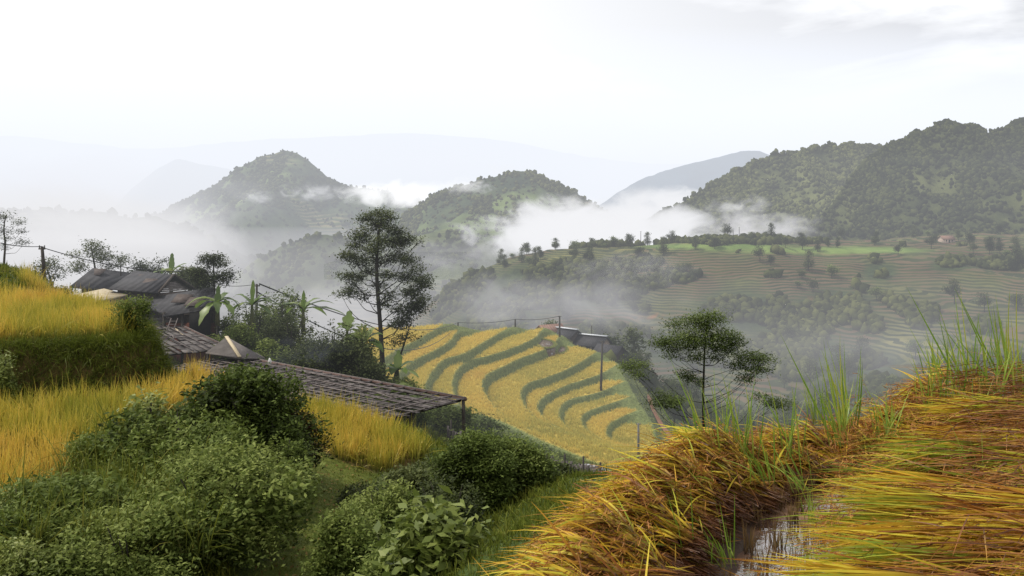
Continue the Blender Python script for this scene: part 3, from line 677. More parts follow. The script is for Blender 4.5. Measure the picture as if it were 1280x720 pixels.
crown_tree('young_tree','thin dark stemmed young tree with sparse leaves left of its twin',592,15.2,668,
 [(590,556,22,10),(605,562,22,10),(585,580,28,13),(612,575,26,12),(570,600,22,10),(600,605,28,12),(560,620,22,10),(620,600,20,9),(585,625,24,10),(610,630,20,9),(565,575,16,8)],[(593,668,0),(590,635,0),(588,605,0),(592,575,0)],.03,M_BUSH,.075,330,M_BARKD)
crown_tree('young_tree','thin dark stemmed young tree right of its twin near the fence',630,16.0,656,
 [(642,560,24,11),(655,572,26,12),(660,590,26,12),(630,572,22,10),(625,590,20,10),(660,610,24,10),(645,620,24,10),(625,615,18,8),(670,580,16,8),(640,640,18,8)],[(630,656,0),(633,620,0),(640,590,0),(645,572,0)],.028,M_BUSH,.075,330,M_BARKD)
crown_tree('bare_tree','pale half bare tree standing at the left edge of the picture',5,42,352,
 [(2,272,12,5),(14,270,10,4),(22,278,10,4),(26,288,8,4),(5,288,12,5),(-6,280,12,5),(15,296,10,4),(24,302,10,4),(-12,300,12,5),(0,308,10,4),(32,303,5,2)],[(5,352,0),(5,325,0),(7,305,0),(4,285,0),(8,268,0)],.07,M_TREE,.10,90,M_BARK)
crown_tree('umbrella_tree','small tree with tiered umbrella crown behind the black roofs',118,62,352,
 [(108,307,10,4),(120,308,9,4),(126,314,6,3),(100,318,8,3),(112,318,10,4),(97,330,8,4),(106,334,8,3),(127,323,8,3),(138,320,9,4),(148,322,8,3),(152,328,6,3),(130,333,8,3),(143,333,6,3),(94,338,6,3)],[(120,352,0),(119,335,0),(116,320,0),(114,308,0)],.10,M_TREE,.20,150,M_BARKD)
crown_tree('leafless_tree','bushy grey tree behind the leaning pole',68,56,358,
 [(45,334,8,5),(55,328,9,5),(66,330,9,5),(75,336,9,5),(50,342,10,5),(62,341,10,6),(74,345,9,5),(40,338,7,4),(70,325,5,3)],[(65,358,0),(62,345,0),(58,335,0)],.10,M_TREE,.18,80,M_BARK)
crown_tree('thin_tree','spindly little tree beside the black roof ridge',151,60,345,[(150,323,4,2),(146,326,3,2),(154,326,3,2),(151,331,4,2)],[(151,345,0),(151,330,0),(151,322,0)],.05,M_TREE,.14,120,M_BARKD)
crown_tree('papaya_tree','papaya like tree with drooping crown next to the house end',268,50,385,
 [(262,324,8,3),(272,324,8,3),(267,321,7,3),(256,328,5,3),(279,330,6,3),(266,330,6,4),(250,340,8,5),(246,347,8,5),(275,345,8,5),(282,350,8,5),(260,352,10,5),(255,338,6,4),(283,341,5,3)],[(268,385,0),(268,360,0),(267,340,0),(267,326,0)],.09,M_TREE,.17,260,M_BARKD)
crown_tree('leafy_tree','leafy tree peeping over the end of the roof ridge',180,64,356,[(178,331,5,3),(174,336,6,3),(184,336,6,3),(192,340,7,4),(199,342,7,4),(170,341,6,3),(198,331,2.5,6)],[(184,356,0),(184,345,0),(182,336,0)],.10,M_TREE,.22,300,M_BARKD)
crown_tree('leafy_tree','spreading tree between the roof end and the banana plants',240,58,372,[(228,345,10,5),(238,342,9,5),(222,351,9,4),(246,354,10,6),(236,352,9,5),(252,360,8,5)],[(240,372,0),(238,358,0),(236,348,0)],.12,M_TREE,.22,300,M_BARKD)
for a in ((392,40,92,110,'dark thicket nearest the drifting smoke',M_BUSHD,9000,.15),(458,41,80,90,'dark thicket between the round one and the tall trunk',M_BUSHD,8000,.15),(300,44,84,80,'leafy thicket rising behind the tarp hut',M_BUSH,7000,.15),(338,42,72,70,'dense green thicket between tarp hut and dark thicket',M_BUSH,7000,.14),(350,54,112,120,'tall hazy thicket behind all the bananas',M_BUSH,9000,.2),(447,43,104,64,'tall hazy thicket just left of the tall trunk',M_BUSH,6500,.16),(500,43,62,56,'bushes hiding the foot of the tall trunk',M_BUSH,5000,.15),(520,42,44,60,'bushes at the left foot of the yellow terraces',M_BUSH,4500,.14),
          (415,42,108,132,'big dark rounded thicket behind the long shed',M_BUSHD,16000,.17),(360,46,100,96,'dark thicket below the banana plants',M_BUSHD,6500,.17),(318,50,100,92,'bamboo like thicket beside the farmhouse',M_BUSH,5500,.17),
          (455,38,38,90,'pale green undergrowth along the far edge of the shed',M_BUSH,5500,.13),(290,47,84,60,'green bush against the red house wall',M_BUSH,4500,.16),(500,40,60,60,'leafy undergrowth at the foot of the tall tree',M_BUSH,5500,.14),
          (345,56,92,90,'brownish tree thicket behind the bananas',M_BUSH,6000,.2),(130,47,34,70,'weedy bush growing over the pale roof',M_BUSH,4000,.15),(165,45,22,60,'weeds along the edge of the slatted roof',M_BUSHL,2500,.14),
          (78,36,30,30,'bush beside the foot of the leaning pole',M_BUSH,2200,.12),(200,44,14,40,'small weeds sprouting by the roof of the low shed',M_BUSHL,1300,.12),(510,34,30,50,'bush poking over the far corner of the shed roof',M_BUSH,2800,.12),(252,42,18,30,'pale weeds between the sheds',M_BUSHL,1300,.12)):
    shrub(*a[:6],n=a[6],size=a[7],vb=.5)
# banana plants
def banana(px,D,base_py,hpx,label,leaves,lean=0,group='banana plants'):
    B=U(px,base_py,D); k=D/F; e=empty('banana_plant',tuple(B),0,label,'banana plant',group); h=hpx*k
    b=MB(); b.tube([(0,0,-.3),(lean*h*.3,0,h*.25),(lean*h*.6,0,h*.47)],[.14,.11,.07],8); b.build('stem',M_STEMB,e,True)
    T=np.array([lean*h*.6,0,h*.45])
    leaves=list(leaves)+[(rng.uniform(0,360),rng.uniform(15,60),rng.uniform(18,28),rng.uniform(.4,.9),.3) for _ in range(4)]
    for az,el,ln,dr,w_ in leaves:
        a=math.radians(az); c=math.cos(math.radians(el)); d=np.array([math.cos(a)*c,math.sin(a)*c,math.sin(math.radians(el))]); ln=ln*k*(1.0 if el>70 else 1.3); w_=w_*(.8 if el>70 else 1.15)
        t=np.linspace(0,1,11)[:,None]; P=T+d*ln*t+np.array([0,0,-1.])*dr*ln*t**2.2
        tan=np.gradient(P,axis=0); s=np.cross(tan,[0,0,1.]); s/=np.linalg.norm(s,axis=1)[:,None]+1e-6
        if el>72: s=np.tile([[.95,.3,0]],(11,1))
        nn=np.cross(s,tan); nn/=np.linalg.norm(nn,axis=1)[:,None]+1e-6
        w=w_*ln*np.sin(np.pi*np.clip(.12+t*.88,0,1))**.6*(t>.04)+.02
        w=w*(1+.18*rng.normal(size=w.shape))
        V=np.stack([P-s*w*.5+nn*w*.10,P,P+s*w*.5+nn*w*.10],1).reshape(-1,3)
        i=np.arange(10)*3; Q=np.concatenate([np.stack([i,i+1,i+4,i+3],1),np.stack([i+1,i+2,i+5,i+4],1)])
        plant_mesh('leaf',(V,Q,np.full(33,rng.uniform(.2,.9)),np.zeros(33)),M_BANANA,parent=e)
    return e
banana(272,46,400,48,'banana plant with one bright upright leaf beside the house wall',[(200,35,36,.7,.24),(150,15,34,.5,.24),(20,30,24,.6,.25),(95,80,22,.0,.35),(330,20,24,.8,.3),(250,10,26,.9,.3),(60,50,22,.4,.3)])
banana(315,47,410,62,'banana plant with a tall narrow new leaf above the thicket',[(180,55,30,.5,.22),(160,25,26,.7,.25),(15,55,26,.4,.25),(90,82,32,0,.2),(340,15,22,.6,.25),(230,40,20,.7,.3)])
banana(379,48,410,52,'banana plant with a lit upright leaf over the round thicket',[(185,45,28,.7,.28),(160,30,24,.8,.3),(88,84,24,0,.24),(10,35,36,.45,.2),(0,12,42,.35,.18),(25,50,26,.4,.25),(335,20,30,.5,.22)])
banana(434,46,440,60,'banana plant with a dark drooping top near the tall tree',[(80,70,22,.1,.4),(100,60,20,.9,.4),(0,50,18,.5,.3),(200,40,16,.6,.3)])
banana(455,43,452,52,'wide leaved banana plant left of the tall trunk',[(170,50,26,.5,.32),(10,48,28,.5,.32),(90,75,26,.1,.3),(215,25,22,.7,.32),(330,25,26,.7,.32),(45,60,24,.3,.32)])
banana(497,44,480,38,'banana plant right of the tall trunk at the terrace edge',[(170,40,24,.6,.3),(15,45,26,.5,.3),(90,70,22,.1,.3),(340,15,24,.5,.3),(220,15,22,.5,.28)])
banana(214,60,360,40,'banana plant with bright yellow green upright leaf behind the roof',[(95,82,26,0,.32),(20,50,22,.35,.36),(160,40,16,.6,.3),(350,20,18,.6,.3)])
banana(237,60,368,36,'low banana plant with pale leaves behind the roof end',[(30,50,18,.5,.35),(150,45,18,.5,.35),(90,70,18,.2,.35)])
# ferny plant in front of the tall tree
q=[]
e=empty('fern_plant',tuple(U(488,500,37)),0,'large ferny plant drooping over the end of the shed roof','fern')
az=rng.random(46)*6.28; el=rng.uniform(.4,1.3,46); d=np.stack([np.cos(az)*np.cos(el),np.sin(az)*np.cos(el),np.sin(el)],1)
for i in range(46):
    ln=rng.uniform(1.0,2.3); t=np.linspace(.1,1,26)[:,None]; P=d[i]*ln*t+np.array([0,0,-1.])*.6*ln*t**2
    tan=np.gradient(P,axis=0); tan/=np.linalg.norm(tan,axis=1)[:,None]; s=np.cross(tan,[0,0,1.]); s/=np.linalg.norm(s,axis=1)[:,None]+1e-6
    for sg in(-1,1):
        dd=(s*sg+tan*.6); dd/=np.linalg.norm(dd,axis=1)[:,None]; q.append(blades(P,dd,.34*np.sin(np.pi*np.clip(t[:,0],.1,.97))+.05,.05,.2,2,side=tan,v=np.full(26,.35+.3*rng.random())))
plant_mesh('fronds',q,M_BUSHL,parent=e)
b=MB(); b.tube([(0,0,-.6),(0,0,.15)],[.12,.09],7); b.build('stem',M_BARKD,e)

# ------------------------------------------------------------------ distant trees: prototypes and copies
def proto_tree(h,w,n,leaf,mat,kind='round',name='valley_tree'):
    e=empty(name,(0,0,0)); b=MB(); b.tube([(0,0,-.6),(rng.normal()*.02*h,0,h*.35),(rng.normal()*.05*h,0,h*.75)],[.022*h,.016*h,.006*h],5)
    lobes=[]
    for i in range(9):
        a=rng.random()*6.28
        if kind=='round': q=rng.uniform(0,.55)*w/2; zz=h*rng.uniform(.35,.85); rr=w*rng.uniform(.16,.28)
        elif kind=='tall': q=rng.uniform(0,.35)*w/2; zz=h*(.25+.7*i/9); rr=w*.30*(1.1-.6*i/9)
        else: q=rng.uniform(.3,.9)*w/2; zz=h*rng.uniform(.6,.92); rr=w*rng.uniform(.13,.2)
        c=(math.cos(a)*q,math.sin(a)*q,zz); lobes.append((*c,rr,rr,rr*.75)); b.tube([(0,0,h*.3),c],[.01*h,.003*h],4)
    A=mass(lobes,n,leaf,.5,.8)
    k1=b.build('trunk',M_BARKD,e); k2=plant_mesh('crown',[A],mat,parent=e); return e,[k1,k2]
PT=[proto_tree(7,6.5,1700,.50,M_TREE),proto_tree(9,6.5,1900,.50,M_TREE,'tall'),proto_tree(6,7,1500,.48,M_TREEL),proto_tree(8,7.5,1500,.46,M_TREE),proto_tree(4,5,1000,.42,M_TREE)]
MIDP=[proto_tree(9,7.5,7200,.24,M_TREE),proto_tree(11,7,7200,.24,M_TREE,'tall'),proto_tree(8,8,6600,.23,M_TREEL),proto_tree(10,9,6000,.22,M_TREE,'open')]
def place(spots,protos,label,group,smin=.7,smax=1.3,pick=None):
    for i,(x,y) in enumerate(spots):
        p,kids=protos[int(rng.integers(len(protos))) if pick is None else pick]
        z=gz(x,y)-.1; s=rng.uniform(smin,smax)
        c=dup(p,kids,(x,y,z),(0,0,rng.random()*6.28),(s,s,s*rng.uniform(.85,1.15)),label,group); c['category']='tree'
def spots(n,px0,px1,d0,d1,ok=None):
    out=[]
    while len(out)<n:
        D=math.exp(rng.uniform(math.log(d0),math.log(d1))); px=rng.uniform(px0,px1); x,y=XY(px,D)
        if ok is None or ok(px,D,x,y): out.append((x,y))
    return out
outrim=lambda px,D,x,y: sdpoly(np.array([x]),np.array([y]),RIM)[0]<-4
place(spots(52,790,1340,95,170,outrim),MIDP,'hazy tree in the valley below the cut straw','valley trees below the straw',.55,1.05)
place(spots(58,760,1340,170,270,outrim),PT,'misty tree on the valley floor beyond the terraces','misty valley trees',.9,1.5)
place(spots(62,560,1330,285,440,lambda px,D,x,y: float(np.interp(px,[560,700,830,1000,1280],[1,.9,.35,.45,.35]))>rng.random() and fbm(np.array([x/28.]),np.array([y/28.]),2)[0]>.02),PT,'bushy tree among the thin terraces of the far hillside','trees on the far terraced hillside',.8,1.6)
place(spots(44,700,1330,452,505,lambda px,D,x,y: rng.random()<float(np.interp(px,[700,730,760,800,950,1000,1100,1280],[.9,.9,.3,.9,.9,.3,.4,.8]))),PT,'small tree along the crest of the plateau','trees along the plateau crest',.6,1.35)
place(spots(24,570,760,440,505),PT,'dark tree on top of the wooded spur','trees on the wooded spur',.7,1.2)
place(spots(28,960,1330,510,640),PT,'tree at the foot of the wooded mountain','trees at the mountain foot',.7,1.2)
place([XY(1035,470),XY(1047,468)],PT,'small tree standing alone in the bright green strip','pair of trees in the green strip',.6,.7,1)
place(spots(9,660,800,190,240,outrim),PT,'tree around the farmhouses behind the terraces','trees around the distant farmhouses',.7,1.1)
for p,k in PT+MIDP:
    for o in k: bpy.data.objects.remove(o)
    bpy.data.objects.remove(p)
# far-off woods
def far_wood(label,mt,n,h,px0,px1,mat_cols,dmax,sub=1,clear=.0,skyline=0,pts=None):
    if pts is not None: return blobs(label,*pts,h,mat_cols)
    (o,H,xs,yr)=mt
    x=rng.uniform(xs[0],xs[-1],n*3); t=rng.random(n*3)**1.25*dmax; y=np.interp(x,xs,yr)-t
    if skyline: k=rng.random(n*3)<skyline; y=np.where(k,np.interp(x,xs,yr)-rng.uniform(0,dmax*.02,n*3),y)
    px=x/y*F+HX; k=(px>px0)&(px<px1); 
    nn=fbm(x/(h*11),y/(h*16),4); k&=(nn>clear)|(rng.random(n*3)<.12); x=x[k][:n];y=y[k][:n]; z=H(x,y)
    blobs(label,x,y,z,h,mat_cols)
def blobs(label,x,y,z,h,mat_cols):
    ph=(1+5**.5)/2; I=np.array([[-1,ph,0],[1,ph,0],[-1,-ph,0],[1,-ph,0],[0,-1,ph],[0,1,ph],[0,-1,-ph],[0,1,-ph],[ph,0,-1],[ph,0,1],[-ph,0,-1],[-ph,0,1]])/1.9
    Fc=np.array([[0,11,5],[0,5,1],[0,1,7],[0,7,10],[0,10,11],[1,5,9],[5,11,4],[11,10,2],[10,7,6],[7,1,8],[3,9,4],[3,4,2],[3,2,6],[3,6,8],[3,8,9],[4,9,5],[2,4,11],[6,2,10],[8,6,7],[9,8,1]])
    m=len(x); s=h*np.clip(np.exp(rng.normal(size=m)*.42),.4,1.7)
    V=I[None]*(1+.28*rng.normal(size=(m,12,1)))*s[:,None,None]*np.array([.55,.55,.62]); V+=np.stack([x,y,z+s*.35],1)[:,None]
    v=np.repeat(np.clip(rng.random(m)+.0,0,1),12); Tq=(Fc[None]+np.arange(m)[:,None,None]*12).reshape(-1,3)
    tag(mesh('far_wood',V.reshape(-1,3),Tq,mat_cols,attrs={'v':v},smooth=False),label,kind='stuff')
MFW=M_leaf('far_wood_crowns',[(.012,.017,.006),(.032,.040,.013),(.062,.070,.022),(.11,.12,.04)],0,.9,.009,.05)
far_wood('distant woodland covering the round topped mountain',RB,42000,2.7,900,1340,MFW,330,clear=-.03,skyline=.05)
far_wood('distant woodland covering the long ridge',RA,32000,2.9,760,1200,MFW,300,clear=-.05,skyline=.05)
far_wood('distant woodland on the steep peak',RC,12000,4.6,150,560,MFW,900,clear=.10,skyline=.04)
far_wood('distant woodland on the rounded hill',RD,9000,3.4,440,820,MFW,560,clear=.12,skyline=.03)
far_wood('distant woodland on the low terraced hills',RI,2500,4,240,600,MFW,400,clear=.16)
far_wood('distant woodland on the misty left ridge',RH,2500,8,-60,420,MFW,400,clear=.0,skyline=.1)

# thickets in the gullies of the far hillside and on the spur
def thicket(label,n,px0,px1,d0,d1,wfun,h):
    D=np.exp(rng.uniform(math.log(d0),math.log(d1),n)); px=rng.uniform(px0,px1,n); x=(px-HX)/F*D; z=ground_z(x,D); py=HY-z/D*F
    k=wfun(px,py,x,D); blobs(label,x[k],D[k],z[k],h,MFW)
WOODS=((1040,385,60,26),(930,395,80,28),(880,440,90,30),(700,360,130,34),(1080,460,60,30),(1000,440,70,40),(1100,345,28,10),(620,400,70,40),(760,420,70,26),(1190,330,34,10),(1260,330,60,9),(1150,400,26,22),(840,345,40,10),(965,345,26,8),(1230,410,40,12),(790,330,60,12),(760,306,40,6),(870,303,60,5),(985,301,60,5),(1240,300,60,6))
def wf(px,py,x,y):
    m=np.zeros(len(px))
    for a,b,c,d in WOODS: m=np.maximum(m,1.25-np.hypot((px-a)/c,(py-b)/d))
    m=m+1.1*fbm(x/34,y/34,4)-.42
    m=np.maximum(m,(fbm(x/22+9,y/30,4)-.36)*2.2)
    return (m>.15)
thicket('distant thickets in the gullies of the terraced hillside',30000,540,1340,275,505,wf,2.5)
thicket('distant undergrowth of the valley below the terraces',9000,760,1340,150,285,lambda px,py,x,y:(sdpoly(x,y,RIM)<-6)&(fbm(x/15,y/15,3)>-.15),2.6)

n=900; x=rng.uniform(-6.5,-1.5,n); y=rng.uniform(9,21,n); k=(pdist(x,y,PATHL)<1.5)&(pdist(x,y,PATHL)>.35); x=x[k];y=y[k]
plant_mesh('path_weeds',tufts(x,y,ground_z(x,y)-.01,9,.13,.022,.9,.5,2,.5,.05,vbias=rng.random(len(x))),M_GRASS,'low weeds and seedlings scattered along the footpath',kind='stuff')
n=2600; x=rng.uniform(-6.5,-1.5,n); y=rng.uniform(9,21,n); k=(pdist(x,y,PATHL)<.9); x=x[k];y=y[k]; C=np.stack([x,y,ground_z(x,y)+.03],1)
m_,nt=nmat('dead_leaf'); finish(nt,ramp(nt,attr(nt,'v'),[(0,(.10,.055,.02)),(1,(.28,.19,.07))]),.9,.1)
plant_mesh('leaf_litter',[leafquads(C,.06*rng.uniform(.5,1.4,len(C)),.5,2.0)],m_,'dead leaves fallen on the footpath',kind='stuff')

for a in ((118,12.0,62,90,'light leaved weed clump breaking out of the wide bush on its left',M_BUSHL,1500,.12),(235,12.2,78,80,'light broad leaved sprouts in the middle of the bush mass',M_BUSHL,1300,.12),(325,12.4,70,80,'yellowish broad leaved sprouts at the right of the bush mass',M_BUSHL,1200,.11),(190,14.6,118,60,'yellow green sprout between the dark rounded bush and the rice',M_BUSHL,900,.10),(35,12.0,60,80,'pale weeds where the sloping rice meets the bushes',M_BUSHL,1300,.10)):
    shrub(*a[:6],n=a[6],size=a[7],vb=.6,nl=5)
n=900; px=rng.uniform(0,390,n); Dn=rng.uniform(9.5,15.5,n); x,y=(px-HX)/F*Dn,Dn; k=(sdpoly(x,y,LOW_POLY)<-.2)&(pdist(x,y,PATHL)>1.3); x=x[k];y=y[k]
plant_mesh('bush_grass',tufts(x,y,ground_z(x,y)+.5,5,.85,.016,.5,.6,4,.4,.05,vbias=rng.random(len(x))),M_GRASS,'long arching grass growing up through the bushes',kind='stuff')
# ------------------------------------------------------------------ buildings, sheds, poles, fence
M_SLATE=M_plain('dark_roofing',(.022,.022,.026),(.050,.050,.058),3.5,.75,.5)
def M_corr(name,c1,c2,freq,axis=0,rough=.75):
    m,nt=nmat(name); o=N(nt,'ShaderNodeTexCoord').outputs['Object']; n=noise(nt,o,1.6,5,.7)
    sep=N(nt,'ShaderNodeSeparateXYZ'); L(nt,o,sep.inputs[0])
    wv=math_(nt,'SINE',math_(nt,'MULTIPLY',math_(nt,'MULTIPLY_ADD',n,.03,sep.outputs[axis]),freq))
    c=ramp(nt,n,[(.3,c1),(.7,c2)]); c=mix(nt,math_(nt,'MULTIPLY_ADD',wv,.18,.18),c,(.01,.01,.012)); finish(nt,c,rough,.25,0,wv,.35,.05); return m
M_RF=M_corr('fibre_cement_roofing',(.024,.024,.029),(.062,.060,.068),14)
M_RF2=M_corr('weathered_roof_boards',(.075,.066,.062),(.17,.15,.145),9,1)
M_REDR=M_corr('red_roofing',(.20,.11,.08),(.30,.18,.14),10)
M_CREAM=M_plain('cream_sheet',(.42,.34,.22),(.58,.50,.36),2,.8,.2)
M_WALL=M_plain('old_wall_boards',(.035,.028,.024),(.095,.075,.065),5,.9,.6,(4,4,.4))
M_REDW=M_plain('red_clay_wall',(.09,.030,.018),(.17,.06,.035),2.5,.9,.4)
M_PALEW=M_plain('pale_wall',(.30,.22,.18),(.42,.34,.28),2.5,.9,.3)
M_POST=M_plain('weathered_post',(.030,.026,.023),(.085,.075,.065),6,.9,.5,(1,1,.3))
M_CONC=M_plain('grey_concrete',(.10,.10,.10),(.18,.18,.17),4,.9,.3)
M_LATH=M_plain('grey_bamboo_lath',(.09,.078,.074),(.22,.19,.185),7,.85,.4,(.5,.5,1))
M_LATHR=M_plain('reddish_bamboo_pole',(.09,.055,.048),(.18,.12,.105),5,.85,.3,(.5,.5,1))
M_METAL=M_plain('pale_metal_sheet',(.45,.47,.50),(.62,.64,.68),3,.5,.1)
M_GLASSD=M_plain('dark_opening',(.008,.008,.009),(.02,.02,.02),3,.8,.1)
M_WIRE=M_plain('wire',(.03,.03,.035),(.05,.05,.06),3,.6,.1)
M_TARP=M_plain('dusty_tarp',(.10,.09,.085),(.19,.17,.165),1.6,.85,.3)

def house_roofs(name,label,faces,walls,loc,roofm,wallm,extra=None):
    e=empty(name,tuple(loc),0,label,'house' if 'house' in name else 'shed')
    for i,(q,m_) in enumerate(faces):
        b=MB(); b.sheet(*q,th=.09)
        a_,b_,c_,d_=[np.array(k) for k in q]                       # ridge/eave battens
        b.beam(d_+(0,0,-.05),c_+(0,0,-.05),.09); b.build('roof',m_ or roofm,e,off=loc)
    for q,m_ in walls:
        b=MB(); b.sheet(*q,th=.12); b.build('wall',m_ or wallm,e,off=loc)
    if extra: extra(e)
    return e
A=np.array
# left black gable
r1a,r1b=U(116,335,60),U(162,340.5,62); e1a,e1b=U(87,358,56.5),U(140,363,57.5); back=A([1.5,5.5,-1.8])
def wallquad(p,q,z): return [p,q,(q[0],q[1],z),(p[0],p[1],z)]
zg=gz(-27,57)
house_roofs('farmhouse','farthest black roofed farmhouse with plain gable roof at the left',
  [([r1a,r1b,e1b,e1a],M_RF),([r1a,r1b,r1b+back,r1a+back],M_RF)],
  [(wallquad(e1a+(.5,.6,-.1),e1b+(-.5,.6,-.1),zg-1),M_WALL),(wallquad(e1b+(-.5,.6,-.1),r1b+(-.3,2.5,-2.0),zg-1),M_WALL)],U(116,380,58),M_RF,M_WALL)
r2a,r2b=U(168,338,55),U(216,343.5,53.5); e2a,e2b=U(136,360,51),U(198,365.5,50.0); f2=U(243,361,56)
def gable2(e):
    b=MB()
    for k in range(6):
        z=.18+.22*k; p=e2b*(1-z*.55)+r2b*z*.55; p=e2b+(r2b-e2b)*(z*.45+.05); q=f2+(r2b-f2)*(z*.45+.05); b.beam(p+(-.1,.35,-.15),q+(-.2,.15,-.15),.05,.09)
    b.build('gable_slats',M_LATH,e,off=U(180,400,53))
    b=MB(); b.beam(r2b+(.1,-.1,.02),e2b+(.1,-.15,.02),.12,.12); b.beam(r2b+(.1,-.1,.02),f2+(.1,-.1,.02),.12,.12); b.build('bargeboard',M_WALL,e,off=U(180,400,53))
fb=f2+(r2a-r2b)
house_roofs('farmhouse','middle black roofed farmhouse with open slatted gable end facing the bananas',
  [([r2a,r2b,e2b,e2a],M_RF),([r2a,r2b,f2,fb],M_RF)],
  [(wallquad(e2a+(.4,.5,-.1),e2b+(-.3,.5,-.1),zg-2),M_WALL),(wallquad(e2b+(-.3,.5,-.1),f2+(-.4,-.1,-.1),zg-2),M_WALL)],U(180,400,53),M_RF,M_WALL,gable2)
t3a,t3b=U(157,371,50.5),U(266,358.5,50); b3a,b3b=U(204,394.5,46.5),U(273,384,46.5); c3a=U(158,376,49.5); c3b=U(191,386,47)
def lean3(e):
    off=U(230,420,48)
    b=MB(); b.box(U(250,402,46.6),(1.2,.12,1.6)); b.build('door',M_GLASSD,e,off=off)
    for px in (205,228,272):
        b=MB(); p=U(px,390,46.7); b.beam(p,(p[0],p[1],p[2]-3.2),.13); b.build('post',M_POST,e,off=off)
house_roofs('lean_to_house','long dark lean-to house with a reddish lower wall beside the bananas',
  [([t3a+(1.6,0,-.05),t3b,b3b,b3a],M_RF),([t3a,t3a+(2.2,0,-.12),b3a+(.5,.1,-.06),c3b],M_RF)],
  [(wallquad(b3a+(.3,.5,-.1),b3b+(-.3,.5,-.1),U(230,403,47)[2]),M_WALL),(wallquad(U(204,403,47.05),U(271,403,47.05),zg-3),M_REDW),(wallquad(b3b+(-.3,.5,-.1),t3b+(-.3,-.3,-.2),zg-3),M_REDW)],U(230,420,48),M_RF,M_WALL,lean3)
house_roofs('low_shed','low shed with a pale cream sheet roof in front of the farmhouses',
  [([U(76,372,50),U(130,360.5,52),U(159,368,50.5),U(104,379,47.5)],M_CREAM)],[(wallquad(U(78,374,49.9),U(104,380.5,47.8),zg-1),M_WALL),(wallquad(U(104,380.5,47.8),U(157,370,50.3),zg-1),M_WALL)],U(115,400,49),M_CREAM,M_WALL)
house_roofs('tarp_hut','small pyramid hut with a dusty tarp roof and one pale folded edge',
  [([U(283,421,39),U(283.5,421,39.1),U(330,447,38),U(299,446,36.5)],M_TARP),([U(283,421,39),U(283.5,421,39.1),U(299,446,36.5),U(258,440,37.5)],M_TARP),([U(283,421,39),U(283.5,421,39.1),U(330,447,38),U(318,440,41.5)],M_TARP)],
  [],U(290,452,38),M_TARP,M_WALL,
  lambda e:[(lambda b:(b.beam(U(283,420.6,39),U(299.5,446,36.45),.16,.05),b.build('folded_edge',M_CREAM,e,off=U(290,452,38))))(MB())]+[(lambda b:(b.beam(U(p,q,D),U(p,q+55,D),.1),b.build('post',M_POST,e,off=U(290,452,38))))(MB()) for p,q,D in ((299,446,36.6),(329,447,38),(260,440,37.5),(317,441,41.4))])

# slatted shed roofs: long narrow strips of boards on posts
def slat_shed(label,A0,A1,W,nb,gap,posts,mat,tone,lathstep,zr,tilt=.0):
    """A0->A1 the far edge (x,y), W vector to the near edge"""
    A0=A3=np.array([*A0,zr+tilt]); A1=np.array([*A1,zr+tilt]); Wv=np.array([*W,-2*tilt]); e=empty('slatted_shed',tuple((A0+A1+Wv)/2+(0,0,-2.2)),0,label,'shed'); off=(A0+A1+Wv)/2+(0,0,-2.2)
    Ld=A1-A0; Ln=np.linalg.norm(Ld); b=MB(); lat=MB()
    for i in range(nb):
        s=(i+.5)/nb; k0=0
        while k0<1:
            k1=min(1,k0+rng.uniform(.10,.28))
            if rng.random()>gap:
                p=A0+Wv*s+Ld*k0+(0,0,rng.uniform(-.03,.05)); q=A0+Wv*s+Ld*k1+(0,0,rng.uniform(-.03,.05)); b.beam(p,q,np.linalg.norm(Wv)/nb*rng.uniform(.5,1.05),.02,a=rng.random()*tone)
            k0=k1+.004
    b.build('roof_boards',mat,e,off=off)
    for k in range(int(Ln/lathstep)+1):
        p=A0+Ld*(k*lathstep/Ln)+(0,0,.06); lat.tube([p,p+Wv*.5+(0,0,rng.uniform(0,.05)),p+Wv],.022+.012*rng.random(),5)
    for s in (0,.16,.34,.5,.68,.85,1):
        p=A0+Wv*s+(0,0,.09); lat.tube([p,p+Ld*.3+(0,0,rng.uniform(-.03,.05)),p+Ld*.65,p+Ld],.028,5)
    for _ in range(9):
        p=A0+Wv*rng.uniform(.3,.7)+Ld*rng.uniform(.1,.85)+(0,0,.13); d=rng.normal(size=3)*[1,1,.0]; d/=np.linalg.norm(d); lat.tube([p-d*.5,p+d*.7],.03,5)
    lat.build('bamboo_lattice',M_LATH,e,off=off)
    for s in (0,1):
        b=MB(); p=A0+Wv*s+(0,0,.02); b.tube([p,p+Ld*.5+(0,0,.02),p+Ld*1.0],.065,6); b.build('edge_pole',M_LATHR,e,off=off)
    for x_,y_,zt in posts:
        b=MB(); b.tube([(x_,y_,gz(x_,y_)-.4),(x_+rng.uniform(-.04,.04),y_,(zt+gz(x_,y_))/2),(x_,y_,zt)],[.075,.07,.065],7); b.build('post',M_POST,e,off=off)
    for s in (.02,.5,.98):
        b=MB(); p=A0+Ld*s; b.beam(p+(0,0,-.05),p+Wv+(0,0,-.05),.09); b.build('cross_beam',M_POST,e,off=off)
    return e
zr=-7.2
W2=(-2.6,-3.1)
P0=np.array((-13.2,38.6)); P1=np.array((-1.72,30.0))
pr=lambda s,t: (P0[0]+(P1[0]-P0[0])*s+W2[0]*t,P0[1]+(P1[1]-P0[1])*s+W2[1]*t,zr)
slat_shed('long dark slatted shed roof on thin posts above the golden rice',P0,P1,W2,19,.20,[pr(.995,.02),pr(.985,.62),pr(.99,.98),pr(.84,.96),pr(.7,.96),pr(.93,.97),pr(.77,.97),pr(.8,.04),pr(.5,.5),pr(.3,.97)],M_RF2,.75,.62,zr)
